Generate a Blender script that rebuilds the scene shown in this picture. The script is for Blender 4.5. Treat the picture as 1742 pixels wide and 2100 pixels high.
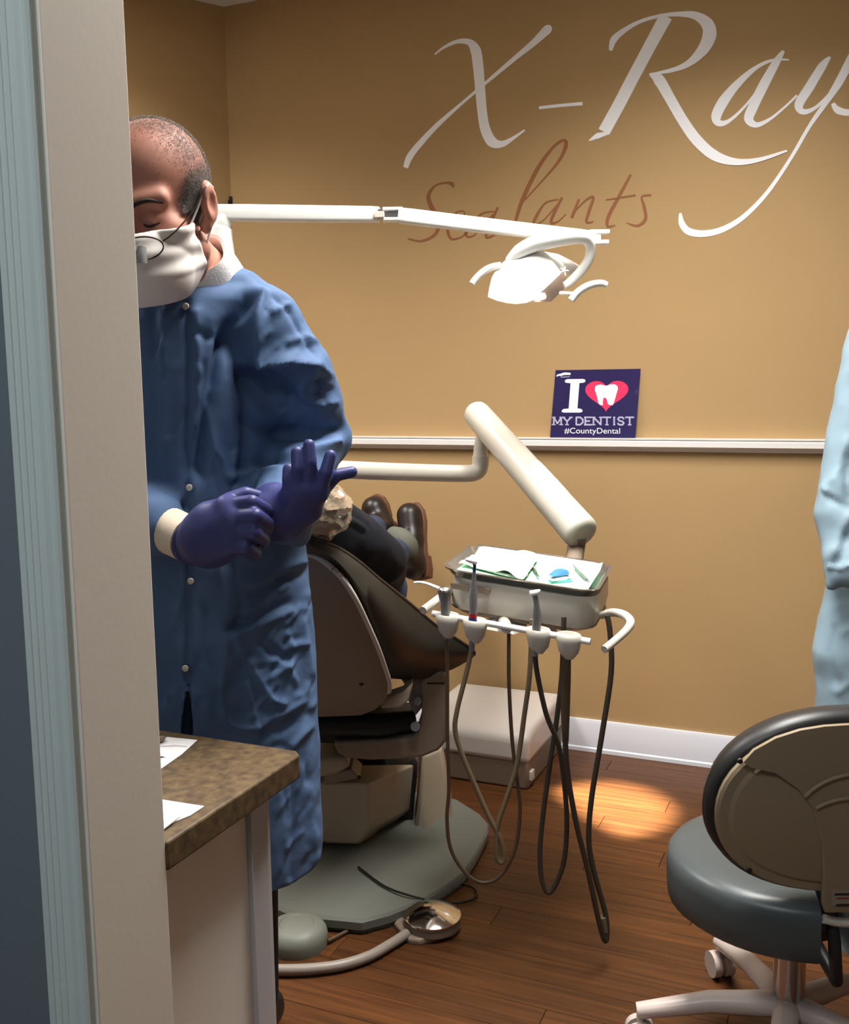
import bpy, bmesh, math, random
import numpy as np
from mathutils import Vector, Matrix, noise as mnoise

for o in list(bpy.data.objects):
    bpy.data.objects.remove(o, do_unlink=True)
scene = bpy.context.scene
COL = scene.collection
random.seed(7)
np.random.seed(7)

# ------------------------------------------------------------------ camera
FPX, CX, CY = 2050.0, 871.0, 1050.0
YAW, PITCH, ROLL = math.radians(23.6), math.radians(7.14), 0.0147
CAM = Vector((0, 0, 1.235))
FH = Vector((-math.sin(YAW), math.cos(YAW), 0))
RH = Vector((math.cos(YAW), math.sin(YAW), 0))
ZUP = Vector((0, 0, 1))
F3 = FH * math.cos(PITCH) - ZUP * math.sin(PITCH)
U0 = FH * math.sin(PITCH) + ZUP * math.cos(PITCH)
RC = RH * math.cos(ROLL) - U0 * math.sin(ROLL)
UC = U0 * math.cos(ROLL) + RH * math.sin(ROLL)
cam_data = bpy.data.cameras.new('camera')
cam = bpy.data.objects.new('camera', cam_data)
COL.objects.link(cam)
cam.matrix_world = Matrix(((RC.x, UC.x, -F3.x, CAM.x), (RC.y, UC.y, -F3.y, CAM.y),
                           (RC.z, UC.z, -F3.z, CAM.z), (0, 0, 0, 1)))
cam_data.sensor_fit = 'HORIZONTAL'
cam_data.sensor_width = 36.0
cam_data.lens = 36.0 * FPX / 1742.0
cam_data.clip_start = 0.02
scene.camera = cam

# ------------------------------------------------------------------ light and exposure
world = bpy.data.worlds.new('world')
scene.world = world
world.use_nodes = True
world.node_tree.nodes['Background'].inputs[0].default_value = (0.6, 0.75, 1.0, 1)
world.node_tree.nodes['Background'].inputs[1].default_value = 0.02
scene.view_settings.view_transform = 'Standard'
scene.view_settings.look = 'None'
scene.view_settings.gamma = 1.0
scene.view_settings.use_curve_mapping = False
scene.view_settings.exposure = 0.0

CEIL = 2.61
WALL_Y = 3.22          # back wall
DOOR_Y0, DOOR_Y1 = 0.73, 0.846
JAMB_X = -0.688
CORNER_X = -2.17
RIGHT_X = 2.1
HALL_Y = -1.3

def area(name, loc, sx, sy, power, color, rot=(0, 0, 0), spread=180):
    l = bpy.data.lights.new(name, 'AREA')
    l.shape = 'RECTANGLE'; l.size = sx; l.size_y = sy
    l.energy = power; l.color = color; l.spread = math.radians(spread)
    o = bpy.data.objects.new(name, l); COL.objects.link(o)
    o.location = loc; o.rotation_euler = rot
    return o
PANEL_A = (-0.45, 1.95)
PANEL_B = (-2.2, 1.85)
area('ceiling_panel_light', (PANEL_A[0], PANEL_A[1], CEIL - 0.035), 0.56, 1.15, 52, (1.0, 0.97, 0.93), spread=130)
area('ceiling_panel_light', (PANEL_B[0], PANEL_B[1], CEIL - 0.035), 0.56, 1.15, 40, (1.0, 0.97, 0.93), spread=130)
area('hall_fill_light', (-0.5, -0.55, CEIL - 0.035), 1.15, 0.56, 25, (0.90, 0.96, 1.0), spread=170)  # added cool fill behind the camera for jamb and casing, source unseen

# ------------------------------------------------------------------ pixel helpers (pixel = direction only)
def ray(px, py):
    return F3 + RC * ((px - CX) / FPX) - UC * ((py - CY) / FPX)
def P(px, py, d):
    r = ray(px, py)
    return CAM + r * (d / r.dot(FH))
def PZ(px, py, z=0.0):
    r = ray(px, py)
    return CAM + r * ((z - CAM.z) / r.z)
def PW(px, py, y=WALL_Y):
    r = ray(px, py)
    return CAM + r * ((y - CAM.y) / r.y)
def proj_np(V):
    D = V - np.array(CAM)
    z = D @ np.array(F3)
    return CX + FPX * (D @ np.array(RC)) / z, CY - FPX * (D @ np.array(UC)) / z
def LD(lat, d, z):
    p = RH * lat + FH * d
    return Vector((p.x, p.y, z))

# ------------------------------------------------------------------ materials
def lin(c):
    return tuple(((v / 255) / 12.92 if v / 255 <= 0.04045 else (((v / 255) + 0.055) / 1.055) ** 2.4) for v in c)
MATS = {}
def mat(name, rgb, rough=0.5, metal=0.0, var=0.0, vscale=8.0, bump=0.0, bscale=60.0, emit=None, estr=0.0,
        coat=0.0, stretch=None, trans=0.0, ior=1.45, sss=0.0, rgb2=None, alpha=1.0, sheen=0.0, spec=0.5, detail=4.0, bdist=0.002):
    m = bpy.data.materials.new(name); m.use_nodes = True
    nt = m.node_tree; b = nt.nodes['Principled BSDF']
    c = lin(rgb)
    b.inputs['Base Color'].default_value = (*c, 1)
    b.inputs['Roughness'].default_value = rough
    b.inputs['Metallic'].default_value = metal
    b.inputs['Coat Weight'].default_value = coat
    b.inputs['Transmission Weight'].default_value = trans
    b.inputs['IOR'].default_value = ior
    b.inputs['Alpha'].default_value = alpha
    b.inputs['Specular IOR Level'].default_value = spec
    b.inputs['Sheen Weight'].default_value = sheen
    if sss:
        b.inputs['Subsurface Weight'].default_value = sss
        b.inputs['Subsurface Radius'].default_value = (0.012, 0.004, 0.002)
        b.inputs['Subsurface Scale'].default_value = 0.6
    if emit:
        b.inputs['Emission Color'].default_value = (*emit, 1)
        b.inputs['Emission Strength'].default_value = estr
    tc = nt.nodes.new('ShaderNodeTexCoord')
    mp = nt.nodes.new('ShaderNodeMapping')
    nt.links.new(tc.outputs['Object'], mp.inputs[0])
    if stretch: mp.inputs['Scale'].default_value = stretch
    if var or rgb2:
        n = nt.nodes.new('ShaderNodeTexNoise'); n.inputs['Scale'].default_value = vscale
        n.inputs['Detail'].default_value = detail
        nt.links.new(mp.outputs[0], n.inputs['Vector'])
        mx = nt.nodes.new('ShaderNodeMix'); mx.data_type = 'RGBA'
        if rgb2:
            c2 = lin(rgb2); a1, a2 = c, c2
        else:
            a1 = tuple(x * (1 - var) for x in c); a2 = tuple(min(1, x * (1 + var)) for x in c)
        mx.inputs['A'].default_value = (*a1, 1); mx.inputs['B'].default_value = (*a2, 1)
        rp = nt.nodes.new('ShaderNodeMapRange')
        rp.inputs[1].default_value = 0.32; rp.inputs[2].default_value = 0.68
        nt.links.new(n.outputs['Fac'], rp.inputs[0])
        nt.links.new(rp.outputs[0], mx.inputs['Factor'])
        nt.links.new(mx.outputs['Result'], b.inputs['Base Color'])
    if bump:
        n2 = nt.nodes.new('ShaderNodeTexNoise'); n2.inputs['Scale'].default_value = bscale
        n2.inputs['Detail'].default_value = 3
        nt.links.new(mp.outputs[0], n2.inputs['Vector'])
        bp = nt.nodes.new('ShaderNodeBump'); bp.inputs['Strength'].default_value = bump
        bp.inputs['Distance'].default_value = bdist
        nt.links.new(n2.outputs['Fac'], bp.inputs['Height'])
        nt.links.new(bp.outputs[0], b.inputs['Normal'])
    MATS[name] = m
    return m

mat('wall_paint', (172, 141, 97), 0.75, var=0.02, vscale=3, bump=0.15, bscale=220)
mat('hall_paint', (104, 112, 120), 0.75, bump=0.15, bscale=220)
mat('ceiling_paint', (225, 222, 212), 0.85, bump=0.3, bscale=120)
mat('trim_white', (226, 222, 218), 0.35, bump=0.05, bscale=60)
mat('base_white', (222, 224, 232), 0.4)
mat('jamb_paint', (226, 217, 204), 0.5, bump=0.06, bscale=150)
mat('casing_paint', (196, 206, 202), 0.4, bump=0.05, bscale=100)
mat('letter_white', (242, 242, 246), 0.6)
mat('letter_brown', (140, 88, 52), 0.6)
mat('cream_plastic', (196, 190, 177), 0.32, coat=0.15)
mat('white_plastic', (240, 239, 234), 0.28, coat=0.2)
mat('shell_taupe', (136, 120, 102), 0.45, var=0.03)
mat('taupe_plastic', (132, 116, 100), 0.4)
mat('lift_cream', (164, 150, 130), 0.45)
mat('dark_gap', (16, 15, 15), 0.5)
mat('chair_vinyl', (52, 49, 43), 0.42, var=0.1, bump=0.12, bscale=25)
mat('chair_vinyl_side', (58, 46, 38), 0.45, bump=0.1, bscale=25)
mat('base_grey', (104, 106, 98), 0.45)
mat('chrome', (235, 232, 228), 0.12, 1.0)
mat('steel', (205, 202, 198), 0.25, 1.0)
mat('steel_dark', (126, 124, 124), 0.35, 0.3)
mat('hose_dark', (58, 50, 40), 0.45)
mat('hose_tan', (112, 98, 74), 0.5)
mat('hose_brown', (84, 66, 48), 0.5)
mat('hose_grey', (140, 130, 120), 0.4)
mat('box_white', (192, 184, 176), 0.35)
mat('box_taupe', (112, 94, 80), 0.5)
mat('laminate', (112, 92, 64), 0.5, rgb2=(76, 60, 44), vscale=70, detail=8, bump=0.05, bscale=80, spec=0.35)
mat('laminate_edge', (84, 68, 50), 0.45, rgb2=(60, 48, 38), vscale=26, detail=8, spec=0.35)
mat('cabinet_cream', (236, 228, 218), 0.4)
mat('cabinet_strip', (190, 188, 190), 0.4)
mat('paper', (240, 240, 240), 0.7)
mat('ink', (40, 36, 36), 0.6)
mat('gown_blue', (82, 106, 142), 0.72, var=0.05, vscale=10, bump=0.3, bscale=45, spec=0.22, bdist=0.003)
mat('gown_pale', (136, 160, 174), 0.6, var=0.04, vscale=8, bump=0.3, bscale=30, spec=0.3)
mat('skin', (184, 126, 106), 0.62, var=0.08, vscale=30, sss=0.06, bump=0.08, bscale=120)
mat('hair', (44, 37, 35), 0.8, rgb2=(88, 79, 73), vscale=120, bump=0.5, bscale=300)
mat('brow', (48, 34, 30), 0.8)
mat('mask_white', (232, 224, 218), 0.75, bump=0.12, bscale=45)
mat('knit_white', (238, 236, 236), 0.85, bump=0.25, bscale=300)
mat('glove', (60, 64, 116), 0.45, var=0.08, vscale=30, bump=0.15, bscale=70, spec=0.4)
mat('skin_cuff', (226, 208, 184), 0.6, bump=0.2, bscale=80)
mat('black_cloth', (14, 14, 16), 0.8)
mat('navy', (15, 17, 26), 0.75, var=0.15, vscale=14, bump=0.3, bscale=60, spec=0.3)
mat('jeans', (46, 57, 78), 0.8, var=0.1, vscale=40)
mat('sock', (96, 96, 86), 0.85)
mat('boot', (34, 25, 21), 0.38, var=0.15, vscale=20, bump=0.1, bscale=40)
mat('boot_sole', (104, 66, 46), 0.6, var=0.1)
mat('boot_tread', (40, 30, 26), 0.7)
mat('shoe_black', (20, 20, 20), 0.4)
mat('wire', (60, 50, 44), 0.3, 0.7)
mat('loupe_grey', (150, 152, 150), 0.35)
mat('lens', (245, 248, 250), 0.02, trans=1.0, ior=1.05, alpha=0.25)
mat('button', (200, 190, 178), 0.35)
mat('plastic_film', (150, 132, 110), 0.16, bump=0.9, bscale=26, bdist=0.01, spec=0.9, coat=0.5)
mat('sign_navy', (38, 28, 78), 0.3, coat=0.3)
mat('sign_white', (240, 240, 240), 0.5)
mat('sign_grey', (176, 172, 196), 0.5)
mat('sign_red', (226, 46, 92), 0.45)
mat('mint', (146, 202, 168), 0.75)
mat('gauze', (222, 218, 204), 0.85, bump=0.4, bscale=90)
mat('cotton', (214, 176, 148), 0.9)
mat('blue_item', (58, 120, 160), 0.45)
mat('teal_item', (70, 176, 150), 0.5)
mat('red_ring', (150, 30, 36), 0.4)
mat('blue_ring', (30, 36, 110), 0.4)
mat('stool_vinyl', (70, 76, 77), 0.36, var=0.05, bump=0.08, bscale=30)
mat('stool_rim', (34, 33, 33), 0.4)
mat('stool_shell', (138, 122, 98), 0.42)
mat('stool_foot', (196, 180, 172), 0.3)
mat('grey_pedal', (110, 112, 102), 0.5)
mat('lamp_glow', (255, 250, 240), 0.4, emit=(1.0, 0.95, 0.85), estr=10)
mat('panel_glow', (255, 250, 240), 0.4, emit=(1.0, 0.95, 0.85), estr=4)
mat('hall_fill_glow', (255, 255, 255), 0.4, emit=(0.85, 0.95, 1.0), estr=2)  # glowing face of the added hall fill panel
mat('reflector', (236, 220, 214), 0.2, 0.4)

def hair_mat():
    m = MATS['hair']; nt = m.node_tree; b = nt.nodes['Principled BSDF']
    a = nt.nodes.new('ShaderNodeAttribute'); a.attribute_name = 'stubble'
    tc = nt.nodes.new('ShaderNodeTexCoord'); n = nt.nodes.new('ShaderNodeTexNoise'); n.inputs['Scale'].default_value = 420; n.inputs['Detail'].default_value = 1
    nt.links.new(tc.outputs['Object'], n.inputs['Vector'])
    mr = nt.nodes.new('ShaderNodeMapRange'); mr.inputs[1].default_value = 0.28; mr.inputs[2].default_value = 0.72
    nt.links.new(n.outputs['Fac'], mr.inputs[0])
    s = nt.nodes.new('ShaderNodeMath'); s.operation = 'SUBTRACT'; nt.links.new(a.outputs['Fac'], s.inputs[0]); nt.links.new(mr.outputs[0], s.inputs[1])
    k = nt.nodes.new('ShaderNodeMath'); k.operation = 'MULTIPLY_ADD'; k.inputs[1].default_value = 3.0; k.inputs[2].default_value = 0.5; k.use_clamp = True
    nt.links.new(s.outputs[0], k.inputs[0]); nt.links.new(k.outputs[0], b.inputs['Alpha'])
hair_mat()
def wood_mat():
    m = bpy.data.materials.new('floor_wood'); m.use_nodes = True
    nt = m.node_tree; b = nt.nodes['Principled BSDF']
    tc = nt.nodes.new('ShaderNodeTexCoord'); mp = nt.nodes.new('ShaderNodeMapping')
    mp.inputs['Scale'].default_value = (1.6, 34, 1)
    oi = nt.nodes.new('ShaderNodeObjectInfo')
    add = nt.nodes.new('ShaderNodeVectorMath'); add.operation = 'ADD'
    cmb = nt.nodes.new('ShaderNodeCombineXYZ')
    mul = nt.nodes.new('ShaderNodeMath'); mul.operation = 'MULTIPLY'; mul.inputs[1].default_value = 37
    nt.links.new(oi.outputs['Random'], mul.inputs[0])
    nt.links.new(mul.outputs[0], cmb.inputs[0]); nt.links.new(mul.outputs[0], cmb.inputs[1])
    nt.links.new(tc.outputs['Object'], mp.inputs[0]); nt.links.new(mp.outputs[0], add.inputs[0])
    nt.links.new(cmb.outputs[0], add.inputs[1])
    n = nt.nodes.new('ShaderNodeTexNoise'); n.inputs['Scale'].default_value = 2.2; n.inputs['Detail'].default_value = 6
    nt.links.new(add.outputs[0], n.inputs['Vector'])
    mr = nt.nodes.new('ShaderNodeMapRange'); mr.inputs[1].default_value = 0.3; mr.inputs[2].default_value = 0.7
    nt.links.new(n.outputs['Fac'], mr.inputs[0])
    mx = nt.nodes.new('ShaderNodeMix'); mx.data_type = 'RGBA'
    mx.inputs['A'].default_value = (*lin((62, 35, 15)), 1); mx.inputs['B'].default_value = (*lin((96, 57, 26)), 1)
    nt.links.new(mr.outputs[0], mx.inputs['Factor'])
    hv = nt.nodes.new('ShaderNodeHueSaturation')
    r2 = nt.nodes.new('ShaderNodeMapRange'); r2.inputs[3].default_value = 0.82; r2.inputs[4].default_value = 1.12
    nt.links.new(oi.outputs['Random'], r2.inputs[0]); nt.links.new(r2.outputs[0], hv.inputs['Value'])
    nt.links.new(mx.outputs['Result'], hv.inputs['Color']); nt.links.new(hv.outputs[0], b.inputs['Base Color'])
    b.inputs['Roughness'].default_value = 0.42
    b.inputs['Specular IOR Level'].default_value = 0.32
    MATS['floor_wood'] = m
wood_mat()

# ------------------------------------------------------------------ mesh helpers: a mesh is (verts, faces)
def V3(v): return (float(v[0]), float(v[1]), float(v[2]))
class MB:
    def __init__(s): s.v = []; s.f = []
    def add(s, vs, fs):
        o = len(s.v); s.v += [V3(v) for v in vs]; s.f += [tuple(i + o for i in f) for f in fs]; return s
    def box(s, c, size, ax=None):
        c = Vector(c); X, Y, Z = ax or (Vector((1, 0, 0)), Vector((0, 1, 0)), ZUP)
        h = [q / 2 for q in size]
        vs = [c + X * (h[0] * i) + Y * (h[1] * j) + Z * (h[2] * k) for i in (-1, 1) for j in (-1, 1) for k in (-1, 1)]
        return s.add(vs, [(0, 1, 3, 2), (4, 6, 7, 5), (0, 4, 5, 1), (2, 3, 7, 6), (0, 2, 6, 4), (1, 5, 7, 3)])
    def prism(s, pts, off):
        n = len(pts); off = Vector(off); pts = [Vector(p) for p in pts]
        vs = pts + [p + off for p in pts]
        fs = [tuple(range(n))[::-1], tuple(range(n, 2 * n))] + [(i, (i + 1) % n, n + (i + 1) % n, n + i) for i in range(n)]
        return s.add(vs, fs)
    def rings(s, rings, closed=False, caps=True):
        n = len(rings[0]); vs = [p for r in rings for p in r]; fs = []
        m = len(rings)
        for a in range(m if closed else m - 1):
            b = (a + 1) % m
            for i in range(n):
                j = (i + 1) % n
                fs.append((a * n + i, a * n + j, b * n + j, b * n + i))
        if caps and not closed:
            fs.append(tuple(range(n))[::-1]); fs.append(tuple((m - 1) * n + i for i in range(n)))
        return s.add(vs, fs)
    def tube(s, pts, r, n=12, smooth=0, closed=False, caps=True, flat=1.0):
        pts = [Vector(p) for p in pts]
        rs = list(r) if isinstance(r, (list, tuple)) else [r] * len(pts)
        if smooth: pts, rs = catmull(pts, rs, smooth, closed)
        m = len(pts); prev = None; rings = []
        for i in range(m):
            if closed: t = pts[(i + 1) % m] - pts[i - 1]
            else: t = pts[min(i + 1, m - 1)] - pts[max(i - 1, 0)]
            if t.length < 1e-9: t = Vector((0, 0, 1))
            t.normalize()
            if prev is None:
                a = Vector((0, 0, 1)) if abs(t.z) < 0.9 else Vector((1, 0, 0))
                u = (a - t * a.dot(t)).normalized()
            else:
                u = prev - t * prev.dot(t)
                u = u.normalized() if u.length > 1e-6 else t.orthogonal().normalized()
            prev = u; w = t.cross(u)
            rings.append([pts[i] + (u * math.cos(2 * math.pi * k / n) * flat + w * math.sin(2 * math.pi * k / n)) * rs[i] for k in range(n)])
        return s.rings(rings, closed, caps)
    def rtube(s, p0, p1, r0, r1, n=20, e=0.35):      # cylinder with rounded ends
        p0, p1 = Vector(p0), Vector(p1); t = (p1 - p0).normalized(); pts = []; rs = []
        for k in range(5):
            a = math.pi / 2 * k / 4
            pts.append(p0 + t * (r0 * e * (1 - math.sin(a)))); rs.append(max(r0 * (1 - (1 - math.sin(a)) ** 2) ** 0.5, 1e-4) if k else r0 * 0.25)
        a0 = list(zip(pts, rs)); pts = [q for q in pts]; 
        for k in range(5):
            a = math.pi / 2 * k / 4
            pts.append(p1 - t * (r1 * e * (1 - math.cos(a)))); rs.append(max(r1 * math.cos(a), r1 * 0.25) if k < 4 else r1 * 0.2)
        return s.tube(pts, rs, n)
    def lathe(s, prof, base, ax=None, n=28):
        base = Vector(base); X, Y, Z = ax or (Vector((1, 0, 0)), Vector((0, 1, 0)), ZUP)
        return s.rings([[base + (X * math.cos(2 * math.pi * k / n) + Y * math.sin(2 * math.pi * k / n)) * max(r, 1e-4) + Z * h for k in range(n)] for r, h in prof])
    def pillow(s, pts, b0, b1, steps=6, power=2.0):
        # solid cushion from a closed outline: bulge vectors b0 (one side) and b1 (other side)
        pts = [Vector(p) for p in pts]; c = sum(pts, Vector()) / len(pts); b0 = Vector(b0); b1 = Vector(b1)
        rings = []
        for k in range(steps):
            q = (k + 0.02) / steps; rings.append([c + (p - c) * max(q, .02) + b0 * (1 - q ** power) for p in pts])
        rings.append(pts)
        for k in range(steps - 1, -1, -1):
            q = (k + 0.02) / steps; rings.append([c + (p - c) * max(q, .02) + b1 * (1 - q ** power) for p in pts])
        return s.rings(rings)
    def mesh(s, name):
        me = bpy.data.meshes.new(name); me.from_pydata(s.v, [], s.f); me.update()
        bm = bmesh.new(); bm.from_mesh(me)
        bmesh.ops.recalc_face_normals(bm, faces=bm.faces); bm.to_mesh(me); bm.free()
        return me

def catmull(pts, rs, k, closed=False):
    m = len(pts); op = []; orr = []
    rng = range(m) if closed else range(m - 1)
    for i in rng:
        p0 = pts[i - 1] if (closed or i > 0) else pts[0]
        p1 = pts[i]; p2 = pts[(i + 1) % m]
        p3 = pts[(i + 2) % m] if (closed or i + 2 < m) else pts[m - 1]
        for j in range(k):
            t = j / k; t2 = t * t; t3 = t2 * t
            op.append(p1 * (1 - 0) * 1.0 * (0) + (p1 * 2 + (p2 - p0) * t + (p0 * 2 - p1 * 5 + p2 * 4 - p3) * t2 + (-p0 + p1 * 3 - p2 * 3 + p3) * t3) * 0.5)
            orr.append(rs[i] * (1 - t) + rs[(i + 1) % m] * t)
    if not closed: op.append(pts[-1]); orr.append(rs[-1])
    return op, orr

def link(name, me, m, parent=None, smooth=True, bevel=0.0, seg=2, angle=40, wn=True):
    if isinstance(me, MB): me = me.mesh(name)
    o = bpy.data.objects.new(name, me); COL.objects.link(o)
    if m is not None and not me.materials: me.materials.append(MATS[m] if isinstance(m, str) else m)
    if parent is not None: o.parent = parent; o.matrix_parent_inverse = Matrix.Translation(-parent.location) if parent.type == 'EMPTY' and parent.rotation_euler.z == 0 else parent.matrix_world.inverted()
    if smooth:
        me.polygons.foreach_set('use_smooth', [True] * len(me.polygons))
        try: me.set_sharp_from_angle(angle=math.radians(angle))
        except Exception: pass
    if bevel:
        b = o.modifiers.new('bevel', 'BEVEL'); b.width = bevel; b.segments = seg; b.limit_method = 'ANGLE'; b.angle_limit = math.radians(35)
    return o
def tag(o, label, cat, group=None, kind=None):
    o['label'] = label; o['category'] = cat
    if group: o['group'] = group
    if kind: o['kind'] = kind
    return o
def thing(name, label, cat, loc=(0, 0, 0), group=None):
    o = bpy.data.objects.new(name, None); COL.objects.link(o)
    o.location = loc; o.empty_display_size = 0.1
    return tag(o, label, cat, group)
def struct(name, mb, m, label=None, cat=None, **kw):
    o = link(name, mb, m, **kw); o['kind'] = 'structure'
    if label: o['label'] = label
    if cat: o['category'] = cat
    return o

# ------------------------------------------------------------------ signed-distance modelling (one continuous surface per body / garment)
def smin(a, b, k):
    if k <= 0: return np.minimum(a, b)
    h = np.maximum(k - np.abs(a - b), 0) / k
    return np.minimum(a, b) - h * h * k * 0.25
def smax(a, b, k): return -smin(-a, -b, k)
def cap(p0, p1, r0, r1):
    p0 = np.array(p0, np.float32); p1 = np.array(p1, np.float32); d = p1 - p0; L = float(d @ d) + 1e-12
    def f(X):
        t = np.clip(((X - p0) @ d) / L, 0, 1)
        return np.linalg.norm(X - p0 - t[..., None] * d, axis=-1) - (r0 + (r1 - r0) * t)
    return f
def chain(pts, rs):
    fs = [cap(pts[i], pts[i + 1], rs[i], rs[i + 1]) for i in range(len(pts) - 1)]
    def f(X):
        r = fs[0](X)
        for g in fs[1:]: r = np.minimum(r, g(X))
        return r
    return f
def ell(c, rad, M=None):
    c = np.array(c, np.float32); rad = np.array(rad, np.float32)
    Mi = None if M is None else np.array(M, np.float32)   # rows = local axes
    def f(X):
        Q = X - c
        if Mi is not None: Q = Q @ Mi.T
        k0 = np.linalg.norm(Q / rad, axis=-1); k1 = np.linalg.norm(Q / (rad * rad), axis=-1) + 1e-9
        return k0 * (k0 - 1) / k1
    return f
def column(tab, ang):
    # stack of ellipses: rows (z, x, y, a, b)
    T = np.array(sorted(tab), np.float32); ca, sa = math.cos(ang), math.sin(ang)
    def f(X):
        z = X[..., 2]; g = lambda i: np.interp(z, T[:, 0], T[:, i])
        dx = X[..., 0] - g(1); dy = X[..., 1] - g(2); a = g(3); b = g(4)
        u = dx * ca + dy * sa; v = -dx * sa + dy * ca
        q = np.sqrt((u / a) ** 2 + (v / b) ** 2 + 1e-9)
        d = (q - 1) * np.minimum(a, b) * 0.9
        return np.maximum(d, np.maximum(T[0, 0] - z, z - T[-1, 0]))
    return f
def surface(fn, lo, hi, h):
    lo = np.array(lo, np.float64); hi = np.array(hi, np.float64)
    n = np.ceil((hi - lo) / h).astype(int) + 1
    ax = [lo[i] + h * np.arange(n[i]) for i in range(3)]
    G = np.stack(np.meshgrid(*ax, indexing='ij'), -1).astype(np.float32)
    F = np.empty(tuple(n), np.float32)
    st = max(1, int(400000 // (n[1] * n[2])))
    for i in range(0, n[0], st): F[i:i + st] = fn(G[i:i + st])
    s = F < 0
    cnt = np.zeros(tuple(n - 1), np.int8); acc = np.zeros(tuple(n - 1) + (3,), np.float32)
    sl = lambda o, m: slice(o, o + m)
    cr = []
    for a in range(3):
        o1 = [slice(None)] * 3; o2 = [slice(None)] * 3
        o1[a] = slice(0, n[a] - 1); o2[a] = slice(1, n[a])
        f0 = F[tuple(o1)]; f1 = F[tuple(o2)]
        c = s[tuple(o1)] != s[tuple(o2)]
        t = np.where(c, f0 / np.where(c, f0 - f1, 1), 0)
        pos = G[tuple(o1)].copy(); pos[..., a] += t * h
        cr.append(c)
        b, d = [q for q in range(3) if q != a]
        for ob in (0, 1):
            for od in (0, 1):
                q = [slice(None)] * 3; q[b] = slice(ob, ob + n[b] - 1); q[d] = slice(od, od + n[d] - 1)
                cc = c[tuple(q)]; cnt += cc; acc += pos[tuple(q)] * cc[..., None]
    act = cnt > 0
    idx = -np.ones(act.shape, np.int64); idx[act] = np.arange(act.sum())
    V = acc[act] / cnt[act][:, None]
    faces = []
    for a in range(3):
        c = cr[a]; b, d = [q for q in range(3) if q != a]
        q = [slice(None)] * 3; q[b] = slice(1, n[b] - 1); q[d] = slice(1, n[d] - 1)
        I = np.argwhere(c[tuple(q)]); 
        if len(I) == 0: continue
        I[:, b] += 1; I[:, d] += 1
        ins = s[I[:, 0], I[:, 1], I[:, 2]]
        def cell(ob, od):
            J = I.copy(); J[:, b] -= ob; J[:, d] -= od
            return idx[J[:, 0], J[:, 1], J[:, 2]]
        Q = np.stack([cell(1, 1), cell(0, 1), cell(0, 0), cell(1, 0)], 1)
        flip = ins if a != 1 else ~ins
        Q[~flip] = Q[~flip][:, ::-1]
        faces.append(Q)
    return V.astype(np.float64), np.concatenate(faces)
def laplace(V, Fq, it=2, lam=0.5):
    E = np.concatenate([Fq[:, [0, 1]], Fq[:, [1, 2]], Fq[:, [2, 3]], Fq[:, [3, 0]]])
    n = len(V); deg = np.bincount(E[:, 0], minlength=n) + np.bincount(E[:, 1], minlength=n)
    for _ in range(it):
        S = np.zeros_like(V)
        for k in range(3):
            S[:, k] = np.bincount(E[:, 0], V[E[:, 1], k], n) + np.bincount(E[:, 1], V[E[:, 0], k], n)
        V = V * (1 - lam) + lam * S / np.maximum(deg, 1)[:, None]
    return V
def vnormals(V, Fq):
    N = np.cross(V[Fq[:, 2]] - V[Fq[:, 0]], V[Fq[:, 3]] - V[Fq[:, 1]])
    out = np.zeros_like(V)
    for k in range(4):
        for c in range(3): out[:, c] += np.bincount(Fq[:, k], N[:, c], len(V))
    return out / (np.linalg.norm(out, axis=1)[:, None] + 1e-12)
def to_mesh(name, V, Fq):
    me = bpy.data.meshes.new(name)
    me.vertices.add(len(V)); me.vertices.foreach_set('co', V.astype(np.float32).ravel())
    me.loops.add(Fq.size); me.loops.foreach_set('vertex_index', Fq.ravel().astype(np.int32))
    me.polygons.add(len(Fq)); me.polygons.foreach_set('loop_start', np.arange(0, Fq.size, 4, dtype=np.int32))
    me.update(calc_edges=True); me.validate()
    return me
def polydist(px, py, line):
    L = np.array(line, float); best = np.full(px.shape, 1e9)
    for i in range(len(L) - 1):
        d = L[i + 1] - L[i]; t = np.clip(((px - L[i, 0]) * d[0] + (py - L[i, 1]) * d[1]) / (d @ d + 1e-9), 0, 1)
        best = np.minimum(best, np.hypot(px - L[i, 0] - t * d[0], py - L[i, 1] - t * d[1]))
    return best
def folds(V, Fq, lines, crumple=0.0, cs=9.0, seed=0.0):
    N = vnormals(V, Fq); px, py = proj_np(V)
    vd = V - np.array(CAM); vd /= np.linalg.norm(vd, axis=1)[:, None]
    front = np.clip(-(N * vd).sum(1) * 2.2 - 0.1, 0, 1)
    D = np.zeros(len(V))
    for amp, wid, line in lines:
        q = polydist(px, py, line) / wid
        D += amp * np.exp(-np.abs(q) ** 1.4) * front
    if crumple:
        for i in range(len(V)):
            p = Vector(V[i]) * cs + Vector((seed, seed * 2, 0))
            a = mnoise.noise(p); b = mnoise.noise(p * 2.3 + Vector((9, 3, 1)))
            D[i] += crumple * ((1 - abs(a) * 2.2) * 0.7 + (1 - abs(b) * 2.4) * 0.3 - 0.4)
    return V + N * D[:, None]
def sdf_obj(name, fn, lo, hi, h, m, parent, smooth=2, fold=None, crumple=0, cs=9, seed=0, post=1):
    V, Fq = surface(fn, lo, hi, h)
    V = laplace(V, Fq, smooth)
    if fold or crumple: V = laplace(folds(V, Fq, fold or [], crumple, cs, seed), Fq, post, 0.4)
    return link(name, to_mesh(name, V, Fq), m, parent, angle=180)
def union(items):
    # items: (fn, k)
    def f(X):
        r = items[0][0](X)
        for g, k in items[1:]: r = smin(r, g(X), k)
        return r
    return f
def bounds(pts, pad):
    A = np.array([tuple(p) for p in pts]); return A.min(0) - pad, A.max(0) + pad
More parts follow.
